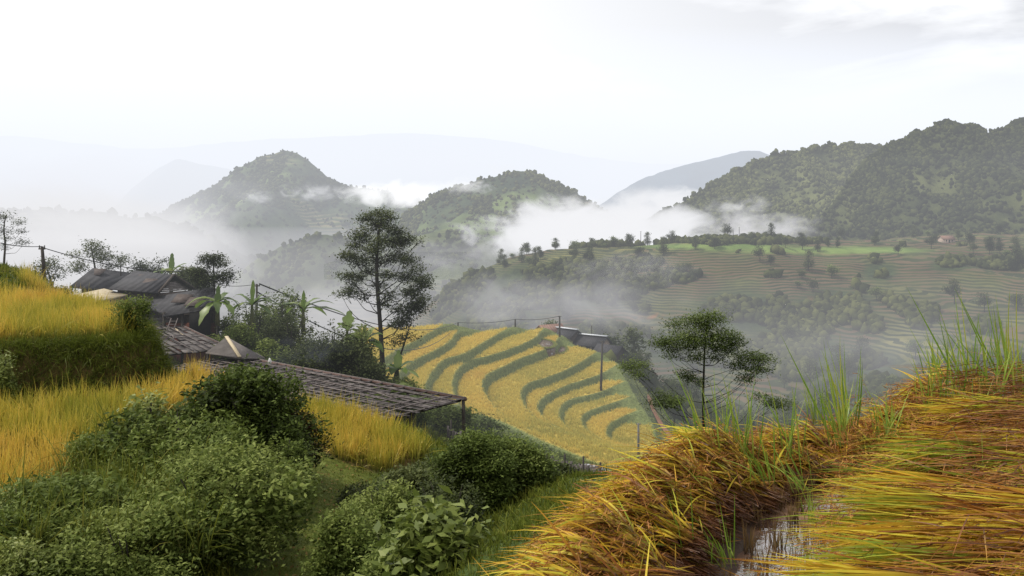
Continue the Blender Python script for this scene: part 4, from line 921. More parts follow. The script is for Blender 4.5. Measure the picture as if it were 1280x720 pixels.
slat_shed('weathered board roof of the low shed between the rice and the farmhouses',(-24.2,53.6),(-13.9,39.4),(-4.2,-2.6),14,.04,[(-28,50.8,-6.95),(-24.3,53.3,-6.95),(-17.6,36.8,-6.95),(-14.2,39.3,-6.95),(-20,46.6,-6.95)],M_RF2,.25,2.6,-6.95)
b=MB(); b.tube([U(219.5,411,46),U(243,431,41.5)],.045,6); tag(b.build('bamboo_pole',M_CREAM),'pale bamboo pole lying across the low board roof','pole')

# fence of grey boards
fpts=[XY(560,42.5),XY(600,41.5),XY(647,41),XY(690,40),XY(727,38.5),XY(772,36)]
fb_=smoothpoly(fpts,2); seg=np.r_[0,np.cumsum(np.hypot(*np.diff(fb_,axis=0).T))]; off=np.array([*fb_[6],gz(*fb_[6])])
e=empty('board_fence',tuple(off),0,'grey board fence running down below the rice terraces','fence')
b=MB(); s=0
while s<seg[-1]:
    x_=np.interp(s,seg,fb_[:,0]); y_=np.interp(s,seg,fb_[:,1]); z_=gz(x_,y_); h=rng.uniform(.78,.98); b.box((x_,y_,z_+h/2-.1),(.12,.03,h),a=rng.random()*.7); s+=rng.uniform(.135,.17)
b.build('boards',M_LATH,e,off=off)
b=MB()
for hz in (.25,.65):
    for i in range(0,len(fb_)-2,2):
        p=fb_[i];q=fb_[min(i+2,len(fb_)-1)]; b.beam((p[0],p[1]+.04,gz(*p)+hz),(q[0],q[1]+.04,gz(*q)+hz),.05)
b.build('rails',M_LATH,e,off=off)
for s in np.linspace(.2,seg[-1],9):
    x_=np.interp(s,seg,fb_[:,0]); y_=np.interp(s,seg,fb_[:,1])-.07; z_=gz(x_,y_); b=MB(); b.tube([(x_,y_,z_-.3),(x_,y_,z_+rng.uniform(1.1,1.3))],.05,6); b.build('post',M_POST,e,off=off)
# second low fence nearer
e=empty('stake_fence',tuple(U(708,606,33)),0,'loose row of short stakes nearer than the board fence','fence'); off=U(708,606,33)
for px in (655,668,683,697,712,722,735,748):
    D=34-.02*(px-655); x_,y_=XY(px,D); z_=gz(x_,y_); b=MB(); b.tube([(x_,y_,z_-.2),(x_+.04,y_,z_+rng.uniform(.55,.9))],.035,6); b.build('stake',M_POST,e,off=off)
b=MB(); 
for z0 in (.3,.5): b.tube([(XY(px,34-.02*(px-655))[0],34-.02*(px-655),gz(*XY(px,34-.02*(px-655)))+z0) for px in (655,683,712,748)],.014,5)
b.build('rail',M_POST,e,off=off)

# poles
def pole(label,px,top,base,D,r=.11,arm=0,mat=M_POST,lean=0,name='utility_pole'):
    T=U(px,top,D); B=U(px+lean,base,D); g_=gz(B[0],B[1]); B[2]=min(B[2],g_+.0); e=empty(name,tuple(B),0,label,'pole'); b=MB(); b.tube([B-(0,0,.4),(B+T)/2,T],[r,r*.85,r*.7],8); b.build('shaft',mat,e,off=B)
    if arm:
        b=MB(); b.beam(T+(-arm,0,-.12),T+(arm,0,-.12),.07); b.build('crossarm',mat,e,off=B)
        for s in (-.8,.8): b=MB(); b.tube([T+(arm*s,0,-.08),T+(arm*s,0,.06)],[.03,.025],6); b.build('insulator',M_CONC,e,off=B)
    return T
TP={}
TP['a']=pole('dark leaning pole on the grassy knoll left of the farmhouses',52.5,308,356,40,.10,.16,lean=4)
TP['b']=pole('thin pole behind the left end of the terrace crest',572.5,403,413,162,.22,0)
TP['c']=pole('short pole at the middle of the terrace crest',644,399,413,170,.22,0)
TP['d']=pole('tall pole beside the flooded paddies and the red roof',699.5,395,424,172,.24,.4)
TP['e']=pole('dark pole standing on the right rim of the terraces',753,426,460,140,.22,.5,lean=-2)
TP['f']=pole('square topped post at the lower end of the terraces',798,529,561,92,.16,.28,M_CONC)
TP['g']=pole('pole beside the farmhouses behind the terraces',739.5,407,420,192,.15,0)
TP['h']=pole('small pole in the garden by the dark farmhouse',776,437,452,190,.12,0)
TP['i']=pole('electric pole among the bananas',321,355,390,52,.09,.2)
for a in (('pylon on the plateau crest near the clouds',916.5,287,303,505),('taller pylon on the plateau crest',924,284,303,507),('pole on the crest by the bushes',953,295,304,500),('tiny pole on the misty crest',801,289,304,500),('pole halfway down the hazy hillside',854,328,342,440),('pole below the misty crest',835,330,344,440)):
    pole(*a,r=.22,arm=.6)
def cable(label,p,q,sag,r=.02):
    t=np.linspace(0,1,24)[:,None]; P=p*(1-t)+q*t; P=P-np.array([0,0,1.])*sag*4*t*(1-t); b=MB(); b.tube(P,r,4,cap=False); tag(b.build('power_cable',M_WIRE),label,'cable')
cable('cable coming in from the left edge to the leaning pole',U(-60,282,36),TP['a'],.3,.022)
cable('cable running from the leaning pole over the black roofs',TP['a']+(0,0,-.05),U(232,339,52),.35,.022)
cable('cable from the roofs to the pole among the bananas',U(232,343,54),TP['i'],.4,.018)
cable('upper cable strung from the bananas to the terrace crest',TP['i']+(.2,0,0),TP['b'],2.2,.05)
cable('lower cable strung from the bananas past the tall tree',TP['i']+(0,0,-.5),TP['b']+(0,0,-.4),4.5,.05)
cable('cable along the terrace crest',TP['b'],TP['c'],.4,.05); cable('cable from the crest to the tall pole',TP['c'],TP['d'],.4,.05)

# far farmhouses behind the terraces
def farhouse(label,cx_,cy_,z0,w,d,h,rh,rz,roofm,wallm,strip=False):
    e=empty('farmhouse',(cx_,cy_,z0),rz,label,'house')
    b=MB(); b.box((0,0,h/2-1),(w,d,h+2)); 
    for s in (-1,1): b.add([(s*w/2,-d/2,h),(s*w/2,d/2,h),(s*w/2,0,h+rh)],T=[[0,1,2]])
    b.build('wall',wallm,e)
    for s in (-1,1):
        b=MB(); b.sheet((-w/2-.5,0,h+rh+.05),(w/2+.5,0,h+rh+.05),(w/2+.5,s*(d/2+.6),h-.35),(-w/2-.5,s*(d/2+.6),h-.35),th=.15); b.build('roof',roofm,e)
    if strip: b=MB(); b.beam((-w/2-.5,0,h+rh+.12),(w/2+.5,0,h+rh+.12),1.1,.12); b.build('ridge_sheet',M_METAL,e)
    for x_ in (-w/4,w/4): b=MB(); b.box((x_,-d/2-.03,h*.5),(.9,.08,1.0)); b.build('window',M_GLASSD,e)
    b=MB(); b.box((0,-d/2-.03,h*.38),(1.0,.08,1.9)); b.build('door',M_GLASSD,e)
    return e
def at(px,py,D): p=U(px,py,D); return p[0],p[1],p[2]
farhouse('distant house with faded red roof nearest the terrace crest',*at(688,420,186),5.2,3.6,1.6,1.1,.5,M_REDR,M_WALL)
farhouse('distant house with grey green roof and pale ridge edge',*at(708,427,184),5.5,4.5,1.7,1.3,-.75,M_RF,M_WALL,True)
farhouse('largest distant farmhouse with dark roof and bright metal ridge',*at(741,438,181),6.2,5.2,1.8,1.6,-.55,M_RF,M_PALEW,True)
farhouse('distant dark roofed farmhouse lowest on the right below the largest one',*at(762,447,176),5.2,4.2,1.5,1.3,-.62,M_RF,M_WALL)
farhouse('tiny dark house on the plateau crest by the bushes',*at(866,311,478),9,6,2.6,2.2,.2,M_RF,M_WALL)
farhouse('tiny reddish house above the plateau at the mountain foot',*at(1183,303,520),8,6,2.4,2.0,.1,M_REDR,M_PALEW)
b=MB(); p=U(988,455,268); z_=gz(p[0],p[1]); 
for k in range(6): b.sheet((p[0]-2.6,p[1]-1.5+k*.5,z_+1.6-.1*k),(p[0]+2.6,p[1]-1.5+k*.5,z_+1.5-.1*k),(p[0]+2.7,p[1]-1+k*.5,z_+1.9-.2*abs(k-3)),(p[0]-2.6,p[1]-1+k*.5,z_+1.9-.2*abs(k-3)),th=.5)
mb_,nt=nmat('blue_tarp_cloth'); finish(nt,(.05,.12,.55),.6,.3); tag(b.build('tarp',mb_),'small bright blue tarp lying on the hazy terraces','tarp')

# paddies with water, mud pond
def M_water(name,mud,pale,scale,gm=.5,wo=-5.2):
    m,nt=nmat(name); o=pos(nt); n=noise(nt,o,scale,4,.6); out=N(nt,'ShaderNodeOutputMaterial')
    wet=math_(nt,'MULTIPLY_ADD',n,12,wo,clamp=True)
    d=N(nt,'ShaderNodeBsdfPrincipled',inp={'Roughness':.75}); L(nt,ramp(nt,noise(nt,o,scale*2.5,4),[(.3,mud),(.7,pale)]),d.inputs['Base Color'])
    g=N(nt,'ShaderNodeBsdfPrincipled',inp={'Roughness':.04,'Base Color':(*mud,1),'Specular IOR Level':1.0}); g.inputs['Coat Weight'].default_value=.6; g.inputs['Coat Roughness'].default_value=.02; g.inputs['IOR'].default_value=1.7
    bn=N(nt,'ShaderNodeBump',inp={'Strength':.25,'Distance':.02}); L(nt,noise(nt,o,scale*6,3),bn.inputs['Height']); L(nt,bn.outputs[0],g.inputs['Normal'])
    gl=N(nt,'ShaderNodeBsdfGlossy',inp={'Roughness':.05,'Color':(.8,.8,.8,1)}); L(nt,bn.outputs[0],gl.inputs['Normal']); g2=N(nt,'ShaderNodeMixShader',inp={0:gm}); L(nt,g.outputs[0],g2.inputs[1]); L(nt,gl.outputs[0],g2.inputs[2]); g=g2
    s=N(nt,'ShaderNodeMixShader'); L(nt,wet,s.inputs[0]); L(nt,d.outputs[0],s.inputs[1]); L(nt,g.outputs[0],s.inputs[2]); L(nt,s.outputs[0],out.inputs[0]); return m
M_PW=M_water('flooded_mud',(.06,.035,.024),(.11,.07,.045),1.1)
M_PM=M_plain('wet_paddy_mud',(.05,.028,.018),(.11,.07,.045),1.2,.85,.2,spec=.05)
def flat_poly(name,label,P,z,mat):
    P=np.asarray(P)[:,:2]; c=P.mean(0); n=len(P); V=np.vstack([[*c,z],np.c_[P,np.full(n,z)],np.c_[c+(P-c)*1.02,np.full(n,z-2.2)]])
    T=[[0,1+i,1+(i+1)%n] for i in range(n)]; Q=[[1+i,1+n+i,1+n+(i+1)%n,1+(i+1)%n] for i in range(n)]
    return tag(mesh(name,V,[np.array(T),np.array(Q)],mat),label,kind='structure')
ss=[]; bund=[]; M_PO=M_water('flooded_mud_shallow',(.07,.042,.028),(.13,.09,.06),1.6,.12,-6.6)
for i,(P,z) in enumerate(PONDS):
    W_=smoothpoly(np.array(CR(P+[P[0]],z))[:,:2],2)[:-1]; flat_poly('flooded_paddy','muddy water in the small flooded paddy',W_,z+.10,M_PO); ring=np.vstack([W_,W_[:1]]); rt=rng.integers(0,len(W_),420); rr=rng.random(420)[:,None]; rp_=ring[rt]*(1-rr)+ring[rt+1]*rr+rng.normal(size=(420,2))*.12; bund.append(np.c_[rp_,np.full(420,z+.02)])
    x,y=scatter_poly(W_,1.2,.3); ss.append((x,y,np.full(len(x),z+.1)))
P3=smoothpoly(np.array([U(a,b_,56)[:2]+[0,dy] for a,b_,dy in ((716,0,-1.5),(735,0,-2.8),(765,0,-3.2),(778,0,-1.5),(770,0,.8),(745,0,2.6),(722,0,2.4),(712,0,0),(716,0,-1.5))]),2)[:-1]
zp=U(745,594,56)[2]; flat_poly('flooded_paddy','muddy water lying behind the board fence',P3,zp,M_PW)
x,y=scatter_poly(P3,5,.15); ss.append((x,y,np.full(len(x),zp)))
x=np.concatenate([s[0] for s in ss]);y=np.concatenate([s[1] for s in ss]);z=np.concatenate([s[2] for s in ss])
M_STUB=M_blade('stubble',(.05,.03,.018),[(.10,.055,.025),(.18,.11,.04),(.25,.19,.06)],.6,.15)
B_=np.vstack(bund); plant_mesh('bund_grass',tufts(B_[:,0],B_[:,1],B_[:,2],7,.42,.08,.5,.3,2,.3,.1),M_RISER,'grass on the little bunds round the flooded paddies',kind='stuff')
plant_mesh('far_stubble',tufts(x,y,z,6,.28,.05,.4,.2,1,.3,.06),M_STUB,'cut rice stubble standing in the small flooded paddies',kind='stuff')
# red dirt path beyond the terraces
pts=np.array([XY(813,154),XY(812,149),XY(816,143),XY(820,138),XY(828,133),XY(838,127),XY(848,121),XY(860,114)])
pts=smoothpoly(pts,2); nrm=np.gradient(pts,axis=0); nrm=np.stack([-nrm[:,1],nrm[:,0]],1); nrm/=np.linalg.norm(nrm,axis=1)[:,None]
V=[]; wd=np.linspace(.45,.8,len(pts))
for s in np.linspace(-1,1,5):
    q=pts+nrm*(wd*s)[:,None]; V.append(np.c_[q,ground_z(q[:,0],q[:,1])+.22])
V=np.stack(V,1).reshape(-1,3); m_,nt=nmat('red_dirt'); finish(nt,ramp(nt,noise(nt,pos(nt),1.5,5),[(.3,(.22,.10,.06)),(.7,(.38,.20,.13))]),.95,.1)
tag(mesh('dirt_path',V,grid_faces(5,len(pts)),m_,smooth=True),'red dirt path going down beyond the terraces',kind='structure')
# a small white chicken-sized sack: pale bundle by the smoke
b=MB(); p=U(337,453,36.5); b.tube([p+(0,0,-.10),p+(0,0,0),p+(.02,0,.10),p+(.0,0,.17),p+(0,0,.20)],[.06,.08,.075,.04,.02],9); tag(b.build('sack',M_plain('white_sack_cloth',(.6,.6,.6),(.8,.8,.78),5,.8,.3),smooth=True),'little white sack standing by the smoking shed','sack')

# rough planks, a ladder and tins round the farmyard
e=empty('ladder',tuple(U(208,418,45.5)),0,'short rough ladder leaning on the lean-to house wall','ladder'); off=U(208,418,45.5)
a=U(206,420,45.3); b0=U(214,398,46.2); 
for dx in (0,.38):
    b=MB(); b.tube([a+(dx,0,0),b0+(dx,0,0)],.03,5); b.build('rail',M_LATH,e,off=off)
for k in range(5):
    b=MB(); p=a+(b0-a)*(k+.6)/5.5; b.tube([p,p+(.38,0,0)],.02,5); b.build('rung',M_LATH,e,off=off)
for px,py,D,w_ in ((120,339,59.5,1.1),(178,347,53.4,.9),(186,352,52.2,.8),(228,372,48.6,1.0),(243,376,47.6,.9)):
    p=U(px,py,D); b=MB(); b.sheet(p+(-w_/2,-.5,-.22),p+(w_/2,-.5,-.25),p+(w_/2,.5,.14),p+(-w_/2,.5,.17),th=.03)
    tag(b.build('roof_patch',M_plain('rusty_sheet',(.055,.038,.033),(.12,.10,.092),4,.8,.3)),'rusty sheet nailed over the '+{120:'farthest black roof',178:'upper middle black roof',186:'lower part of the middle black roof',228:'lean-to roof near its middle',243:'lean-to roof toward the bananas'}[px],'metal sheet')
def drop(x): return .18*sstep(1.0,1.5,x)*(1-sstep(2.25,2.9,x))
# ------------------------------------------------------------------ foreground paddy with cut rice
def Hf(x,y):
    """foreground field: mud at -1.62, a bund round its left and far side, rising ground on the right"""
    x=np.asarray(x,float);y=np.asarray(y,float)
    d=pdist(x,y,BUND); z=np.full(x.shape,-1.62)
    z=z+np.maximum(.15-drop(x),0)*np.exp(-(d/.22)**2)
    xl=np.interp(y,[2.6,3.2,3.9,4.7,5.4],[1.02,1.32,1.74,2.45,2.95]); rise=sstep(0,.35,x-xl)*.14+sstep(.3,2.5,x-xl)*.10
    z=z+rise
    ins=inpoly(x,y,np.vstack([BUND,[[9,BUND[-1][1]]],[[9,-2]],[[BUND[0][0],-2]]]))
    z=np.where(ins,z,z-1.3*np.maximum(d-.18,0)*(1+.1*fbm(x*3,y*3,2)))
    return z+.012*fbm(x*6,y*6,3)
BUND=smoothpoly([(.02,1.0),(.14,2.3),(.28,2.9),(.56,3.4),(.86,4.0),(1.20,4.4),(1.50,4.7),(1.9,4.95),(2.6,5.2),(3.5,5.6),(5,6.2),(8,7.2)],2)
xs=np.arange(-2.2,7.2,.04); ys=np.arange(1.2,9.4,.04); X,Y=np.meshgrid(xs,ys); Z=np.maximum(Hf(X,Y),Hbase(X,Y)-.4)
m_,nt=nmat('wet_mud'); p=pos(nt); n=noise(nt,p,5,5,.7); finish(nt,ramp(nt,n,[(.3,(.035,.018,.010)),(.7,(.10,.055,.032))]),.55,.4,0,n,.6,.04)
o=mesh('paddy_ground',np.stack([X,Y,Z],-1).reshape(-1,3),grid_faces(len(xs),len(ys)),m_,smooth=True); tag(o,'muddy ground of the harvested paddy',kind='structure')
M_FW=M_water('paddy_water_surface',(.10,.05,.028),(.20,.11,.06),2.3)
WP=[(.25,1.2),(.35,2.4),(.48,2.9),(.74,3.4),(1.04,3.9),(1.36,4.3),(1.7,4.6),(2.1,4.8),(2.6,4.8),(2.2,3.8),(1.6,2.4),(1.4,1.2)]
WPs=smoothpoly(WP+[WP[0]],2)[:-1]; c=WPs.mean(0); V=np.vstack([[*c,-1.600],np.c_[WPs,np.full(len(WPs),-1.600)]]); k=len(WPs)
tag(mesh('paddy_water',V,[np.array([[0,1+i,1+(i+1)%k] for i in range(k)])],M_FW),'shallow muddy water between the cut rice rows',kind='structure')

M_STRAW=M_blade('straw_leaf',(.16,.07,.02),[(.13,.040,.010),(.30,.115,.018),(.56,.33,.030),(.62,.50,.05),(.34,.38,.04),(.15,.23,.03)],.35,.3,.45,nscale=3,spec=.15)
_nt=M_STRAW.node_tree; _r=[n_ for n_ in _nt.nodes if n_.type=='VALTORGB'][0]; _old=_r.inputs[0].links[0].from_socket
_rnd=N(_nt,'ShaderNodeObjectInfo').outputs['Random']; L(_nt,math_(_nt,'ADD',_old,math_(_nt,'MULTIPLY',math_(_nt,'SUBTRACT',_rnd,.55),.42),clamp=True),_r.inputs[0])
M_STALK=M_blade('straw_stalk',(.07,.026,.012),[(.14,.045,.012),(.29,.105,.020),(.42,.19,.03),(.52,.33,.06)],.8,.15,.5,nscale=3)
M_HEAD=M_blade('grain_head',(.20,.085,.022),[(.24,.085,.02),(.38,.16,.03),(.48,.26,.05)],.5,.2,.6,nscale=3)
M_GREEN=M_blade('fresh_blade',(.16,.18,.03),[(.10,.18,.02),(.17,.28,.03),(.28,.36,.05),(.42,.40,.06)],.3,.4,.4,nscale=2,spec=.45)
def sheaf_mesh(Lh=.95,r=.06,fan=.16,droop=.22,nst=230,nlf=260,nh=420,vl=.55,ground=True):
    """a cut sheaf lying along +X, butts at the origin"""
    def P0(n,sx=.08):
        a=rng.random(n)*6.28; q=np.sqrt(rng.random(n))*r; return np.stack([rng.normal(size=n)*sx*.5,np.cos(a)*q*1.5,np.sin(a)*q+r],1)
    def dr(n,f,up=.03):
        d=np.stack([np.ones(n),rng.normal(size=n)*f,rng.normal(size=n)*f*.5+up],1); return d/np.linalg.norm(d,axis=1)[:,None]
    st=blades(P0(nst),dr(nst,.07),Lh*rng.uniform(.5,.85,nst),.0055,.10+.1*rng.random(nst),3,v=rng.random(nst),tip=.6)
    b=P0(nlf); s=rng.uniform(.05,.5,nlf)*Lh; dd=dr(nlf,.07); b=b+dd*s[:,None]; d2=dr(nlf,fan,.06)
    lf=blades(b,d2,Lh*rng.uniform(.38,.72,nlf),rng.uniform(.008,.017,nlf),droop*rng.uniform(.3,1.6,nlf),5,v=np.clip(vl+rng.normal(size=nlf)*.28,0,1),tip=.04,curl=rng.normal(size=nlf)*.08)
    nb=max(8,nh//14); ax=P0(nb); dd=dr(nb,.14); ax=ax+dd*(Lh*rng.uniform(.45,.8,nb))[:,None]; own=rng.integers(0,nb,nh); al=rng.random(nh)
    hd=dd[own]; q=ax[own]+hd*(al*.17)[:,None]+np.array([0,0,-1])*(al**2*.07)[:,None]
    e2=hd+rng.normal(size=(nh,3))*.45; e2/=np.linalg.norm(e2,axis=1)[:,None]
    hh=blades(q,e2,.035*rng.uniform(.6,1.5,nh),.006,.3,1,v=rng.random(nh),tip=.4)
    return st,lf,hh
def make_sheaf(name='rice_sheaf',**kw):
    e=empty(name,(0,0,0)); st,lf,hh=sheaf_mesh(**kw)
    ks=[plant_mesh('stalks',[st,hh],M_STALK,parent=e),plant_mesh('leaves',[lf],M_STRAW,parent=e)]
    return e,ks
LP=[make_sheaf(Lh=L_,fan=f,droop=d,vl=v,nst=260,nlf=330,nh=2600,r=.065) for L_,f,d,v in ((.80,.13,.75,.42),(.74,.16,.80,.32),(.86,.11,.70,.52),(.70,.15,.85,.36),(.78,.13,.7,.60))]
RP=[make_sheaf(Lh=L_,fan=f,droop=d,vl=v,nst=300,nlf=230,nh=300,r=.062) for L_,f,d,v in ((1.10,.055,.10,.60),(1.04,.065,.13,.70),(1.16,.05,.09,.52),(.98,.07,.16,.66),(1.06,.06,.11,.78))]
BP=[make_sheaf(Lh=.72,fan=.30,droop=.35,vl=.08,nst=480,nlf=70,nh=1300,r=.10)]
def lay(p,kids,x,y,z,az,tilt,roll,s,label,group):
    """az: heading of the tips in degrees from +X; tilt>0 lifts the tips"""
    R=Matrix.Rotation(math.radians(az),3,'Z')@Matrix.Rotation(-math.radians(tilt),3,'Y')@Matrix.Rotation(math.radians(roll),3,'X')
    c=dup(p,kids,(x,y,z),R.to_euler(),(s,s,s),label,group); c['category']='rice sheaf'; return c
GL='sheaves laid over the left bund'; GR='sheaves heaped on the right'
bs=np.r_[0,np.cumsum(np.hypot(*np.diff(BUND,axis=0).T))]
def bp(s): return np.array([np.interp(s,bs,BUND[:,0]),np.interp(s,bs,BUND[:,1])])
# left row: butts on the water side, tips over the bank
s=1.0; i=0
while s<5.6:
    c=bp(s); t=bp(s+.05)-bp(s-.05); t/=np.hypot(*t); nrm=np.array([t[1],-t[0]])     # toward the water
    hd=-nrm*.85+t*.10+rng.normal(size=2)*.10; az=math.degrees(math.atan2(hd[1],hd[0])); q=c+nrm*(.21+rng.uniform(-.05,.06))
    p,k=LP[i%5]; lay(p,k,q[0],q[1],float(Hf(q[0],q[1]))+.0+rng.uniform(0,.05),az+rng.uniform(-9,9),9+rng.uniform(-4,5),rng.uniform(-25,25),rng.uniform(.60,.72),'cut rice sheaf with rusty grain heads draped over the left bund',GL)
    if i%2==0:
        q=c+nrm*(.14+rng.uniform(-.06,.08))+t*.1; p,k=LP[(i*3+1)%5]; lay(p,k,q[0],q[1],float(Hf(q[0],q[1]))+.04+rng.uniform(0,.05),az+rng.uniform(-14,14),1+rng.uniform(-5,6),rng.uniform(-25,25),rng.uniform(.55,.7),'cut rice sheaf with rusty grain heads draped over the left bund',GL)
    if i%2==1:
        q=c+nrm*(-.02+rng.uniform(-.06,.08))+t*.1; p,k=LP[(i*2+3)%5]; lay(p,k,q[0],q[1],float(Hf(q[0],q[1]))+.02+rng.uniform(0,.05),az+rng.uniform(-18,18),-12+rng.uniform(-8,6),rng.uniform(-25,25),rng.uniform(.42,.55),'cut rice sheaf with rusty grain heads draped over the left bund',GL)
    s+=rng.uniform(.12,.17); i+=1
for (x,y,z,az,l) in ((.62,2.85,-1.42,172,'rusty brown sheaf like a broom at the lowest end of the left row'),(.56,2.62,-1.44,178,'reddish sheaf at the bottom edge of the left row')):
    p,k=BP[0]; lay(p,k,x,y,z,az,0,0,.60,l,None)
# right heap
yy=2.55; i=0
while yy<5.25:
    pxl=float(np.interp(yy,[2.5,2.9,3.2,3.5,3.9,4.3,4.7,5.2],[900,925,960,995,1005,1030,1110,1190])); xl=(pxl+88-HX)/F*yy
    for col in range(3):
        p,k=RP[(i*2+col)%5]; sc=rng.uniform(.78,.90); Ls=.98*sc; xb=xl+Ls+col*rng.uniform(.62,.8)+rng.normal()*.05; yb=yy+rng.uniform(-.05,.05)
        jz=(.065,-.045,.02)[i%3]; zz=jz+float(np.interp(yy,[2.5,3.2,4.0,4.6,5.2],[-1.37,-1.39,-1.43,-1.38,-1.32]))+.02*col+rng.uniform(-.03,.03)+.06*sstep(1.5,3.5,xb)-.08*(1-sstep(2.2,3.2,xb))*sstep(4.0,4.5,yy)
        lay(p,k,xb,yb,float(zz),180+rng.uniform(-11,9)-col*4,1.5+rng.uniform(-3,3),rng.uniform(-30,30),sc,'long cut rice sheaf with yellow green leaf tips in the right heap',GR)
    yy+=rng.uniform(.145,.185)*(1+.1*(yy-2.5)); i+=1
for e,ks in LP+RP+BP:
    for o in ks: bpy.data.objects.remove(o)
    bpy.data.objects.remove(e)
# loose straw
n=15000; x=rng.uniform(.9,4.6,n); y=rng.uniform(2.4,6.4,n); zz=np.interp(y,[2.5,3.2,4.0,4.6,5.2],[-1.26,-1.28,-1.32,-1.27,-1.2])+.11*sstep(1.0,3.0,x)+rng.uniform(-.14,.03,n); pxs=x/y*F+HX; k=(pxs+rng.normal(size=n)*28>1225-25*np.sin(y*9))&(y<5.3); x=x[k];y=y[k];zz=zz[k]; m_=len(x)
az=math.pi+rng.normal(size=m_)*.75; d=np.stack([np.cos(az),np.sin(az),rng.normal(size=m_)*.12],1)
plant_mesh('loose_straw',blades(np.stack([x,y,zz+.07],1),d,rng.uniform(.12,.42,m_),.0065,.1,3,v=rng.random(m_)),M_STALK,'tangled loose straw over the heap and its butt ends',kind='stuff')
n=3000; s_=rng.uniform(.8,6.2,n); cc=np.array([bp(a) for a in s_]); x=cc[:,0]+rng.normal(size=n)*.13; y=cc[:,1]+rng.normal(size=n)*.13; az=math.radians(155)+rng.normal(size=n)*.7; d=np.stack([np.cos(az),np.sin(az),rng.normal(size=n)*.2+.05],1)
plant_mesh('loose_straw',blades(np.stack([x,y,Hf(x,y)+rng.uniform(.03,.2,n)],1),d,rng.uniform(.15,.42,n),.0065,.25,3,v=rng.random(n)**2*.5),M_STRAW,'tangled loose straw along the bund',kind='stuff')
# grass hanging over the outer bank
n=5200; s_=rng.uniform(.2,7.5,n); cc=np.array([bp(a) for a in s_]); tt=np.array([bp(a+.05)-bp(a-.05) for a in s_]); tt/=np.linalg.norm(tt,axis=1)[:,None]; of=rng.uniform(.25,1.5,n); x=cc[:,0]-tt[:,1]*of; y=cc[:,1]+tt[:,0]*of
plant_mesh('bank_grass',tufts(x,y,np.maximum(Hf(x,y),Hbase(x,y)-.4),5,.17,.008,.6,.5,3,.4,.03),M_GRASS,'green grass on the bank outside the bund',kind='stuff')
n=3000; x=rng.uniform(-1.1,.9,n); y=rng.uniform(4.2,9,n)
plant_mesh('bank_grass',tufts(x,y,np.maximum(Hf(x,y),Hbase(x,y)-.4),6,.22,.010,.55,.5,3,.4,.04,vbias=np.full(n,.75)),M_GRASS,'light green grass below the left end of the cut rice',kind='stuff')
# tufts of fresh grass
def grass_tuft(name,n,h,w,spread,droop,mat,az=None,lean=None):
    B=rng.normal(size=(n,3))*[.035,.035,0]; d=updirs(n,spread); 
    if lean is not None: d=d+np.array(lean); d/=np.linalg.norm(d,axis=1)[:,None]
    return plant_mesh(name,blades(B,d,h*rng.uniform(.5,1.1,n),w,droop*rng.uniform(.2,1.4,n),6,v=rng.random(n),tip=.03,curl=rng.normal(size=n)*.06),mat)
TP_=[grass_tuft('grass_tuft',16,.55,.011,.28,.18,M_GREEN),grass_tuft('grass_tuft',22,.45,.010,.4,.3,M_GREEN),grass_tuft('grass_tuft',12,.62,.012,.2,.12,M_GREEN,lean=(-.25,0,0)),grass_tuft('grass_tuft',18,.5,.011,.35,.25,M_GREEN,lean=(-.5,0,0))]
GT='fresh green grass tufts among the cut rice'
for i,(px,py,D,s,k) in enumerate(((868,560,4.35,.9,3),(892,575,4.3,1.0,2),(905,540,4.6,.8,0),(930,560,4.5,1.05,0),(955,590,4.1,.8,3),(985,560,4.6,1.0,0),(1000,600,3.9,.7,3),(1045,545,4.5,1.05,2),(1060,520,4.9,1.1,0),(1052,530,4.7,.9,1),(1112,535,4.6,.8,1),(1160,505,5.0,.8,0),(1185,500,5.1,1.15,0),(1205,485,5.3,1.2,2),(1228,490,5.2,1.1,1),(1245,500,5.0,1.2,0),(1262,480,5.3,1.15,2),(1280,490,5.2,1.0,1),(1195,600,3.9,.55,0),(1225,612,3.8,.6,2),(1245,640,3.5,.55,1),(1262,690,3.1,.6,1),(1275,660,3.3,.6,3),(1015,640,3.5,.45,1),(880,640,3.9,.7,3),(850,690,3.4,.8,3),(905,690,3.4,.7,3),(1220,520,4.8,.8,1),(1300,520,4.9,1.,0),(1100,540,4.8,.6,0),(835,565,4.4,.5,1),(1020,520,5.0,.7,0),(1275,560,4.3,.6,1),(1170,470,5.6,1.0,1),(1215,470,5.7,1.1,0),(1250,465,5.8,1.1,2))):
    c=TP_[k].copy(); COL.objects.link(c); c.location=tuple(U(px,py,D)+(0,0,-.05)); c.rotation_euler=(0,0,rng.uniform(-.6,.6)); c.scale=(s,s,s); tag(c,'tuft of fresh green grass blades sticking up through the cut rice','grass tuft',GT)
for o in TP_: bpy.data.objects.remove(o)
# individual stubble clumps in the water
SB=[plant_mesh('rice_stubble',tufts(np.zeros(1),np.zeros(1),np.zeros(1),26,h,.007,.22,.1,2,.25,.018),M_STUB) for h in (.10,.13,.09)]
pts=[(x,y) for y in np.arange(2.7,4.8,.17) for x in np.arange(.05,2.4,.17)]
for x,y in pts:
    x+=rng.normal()*.03;y+=rng.normal()*.03
    px=x/y*F+HX; py=HY+1.6/y*F
    if not(760<px<1040 and py>575): continue
    c=SB[int(rng.integers(3))].copy(); COL.objects.link(c); c.location=(x,y,-1.61); c.rotation_euler=(0,0,rng.random()*6.28); tag(c,'clump of cut rice stubble standing in the muddy water','stubble','stubble clumps in the mud')
for o in SB: bpy.data.objects.remove(o)

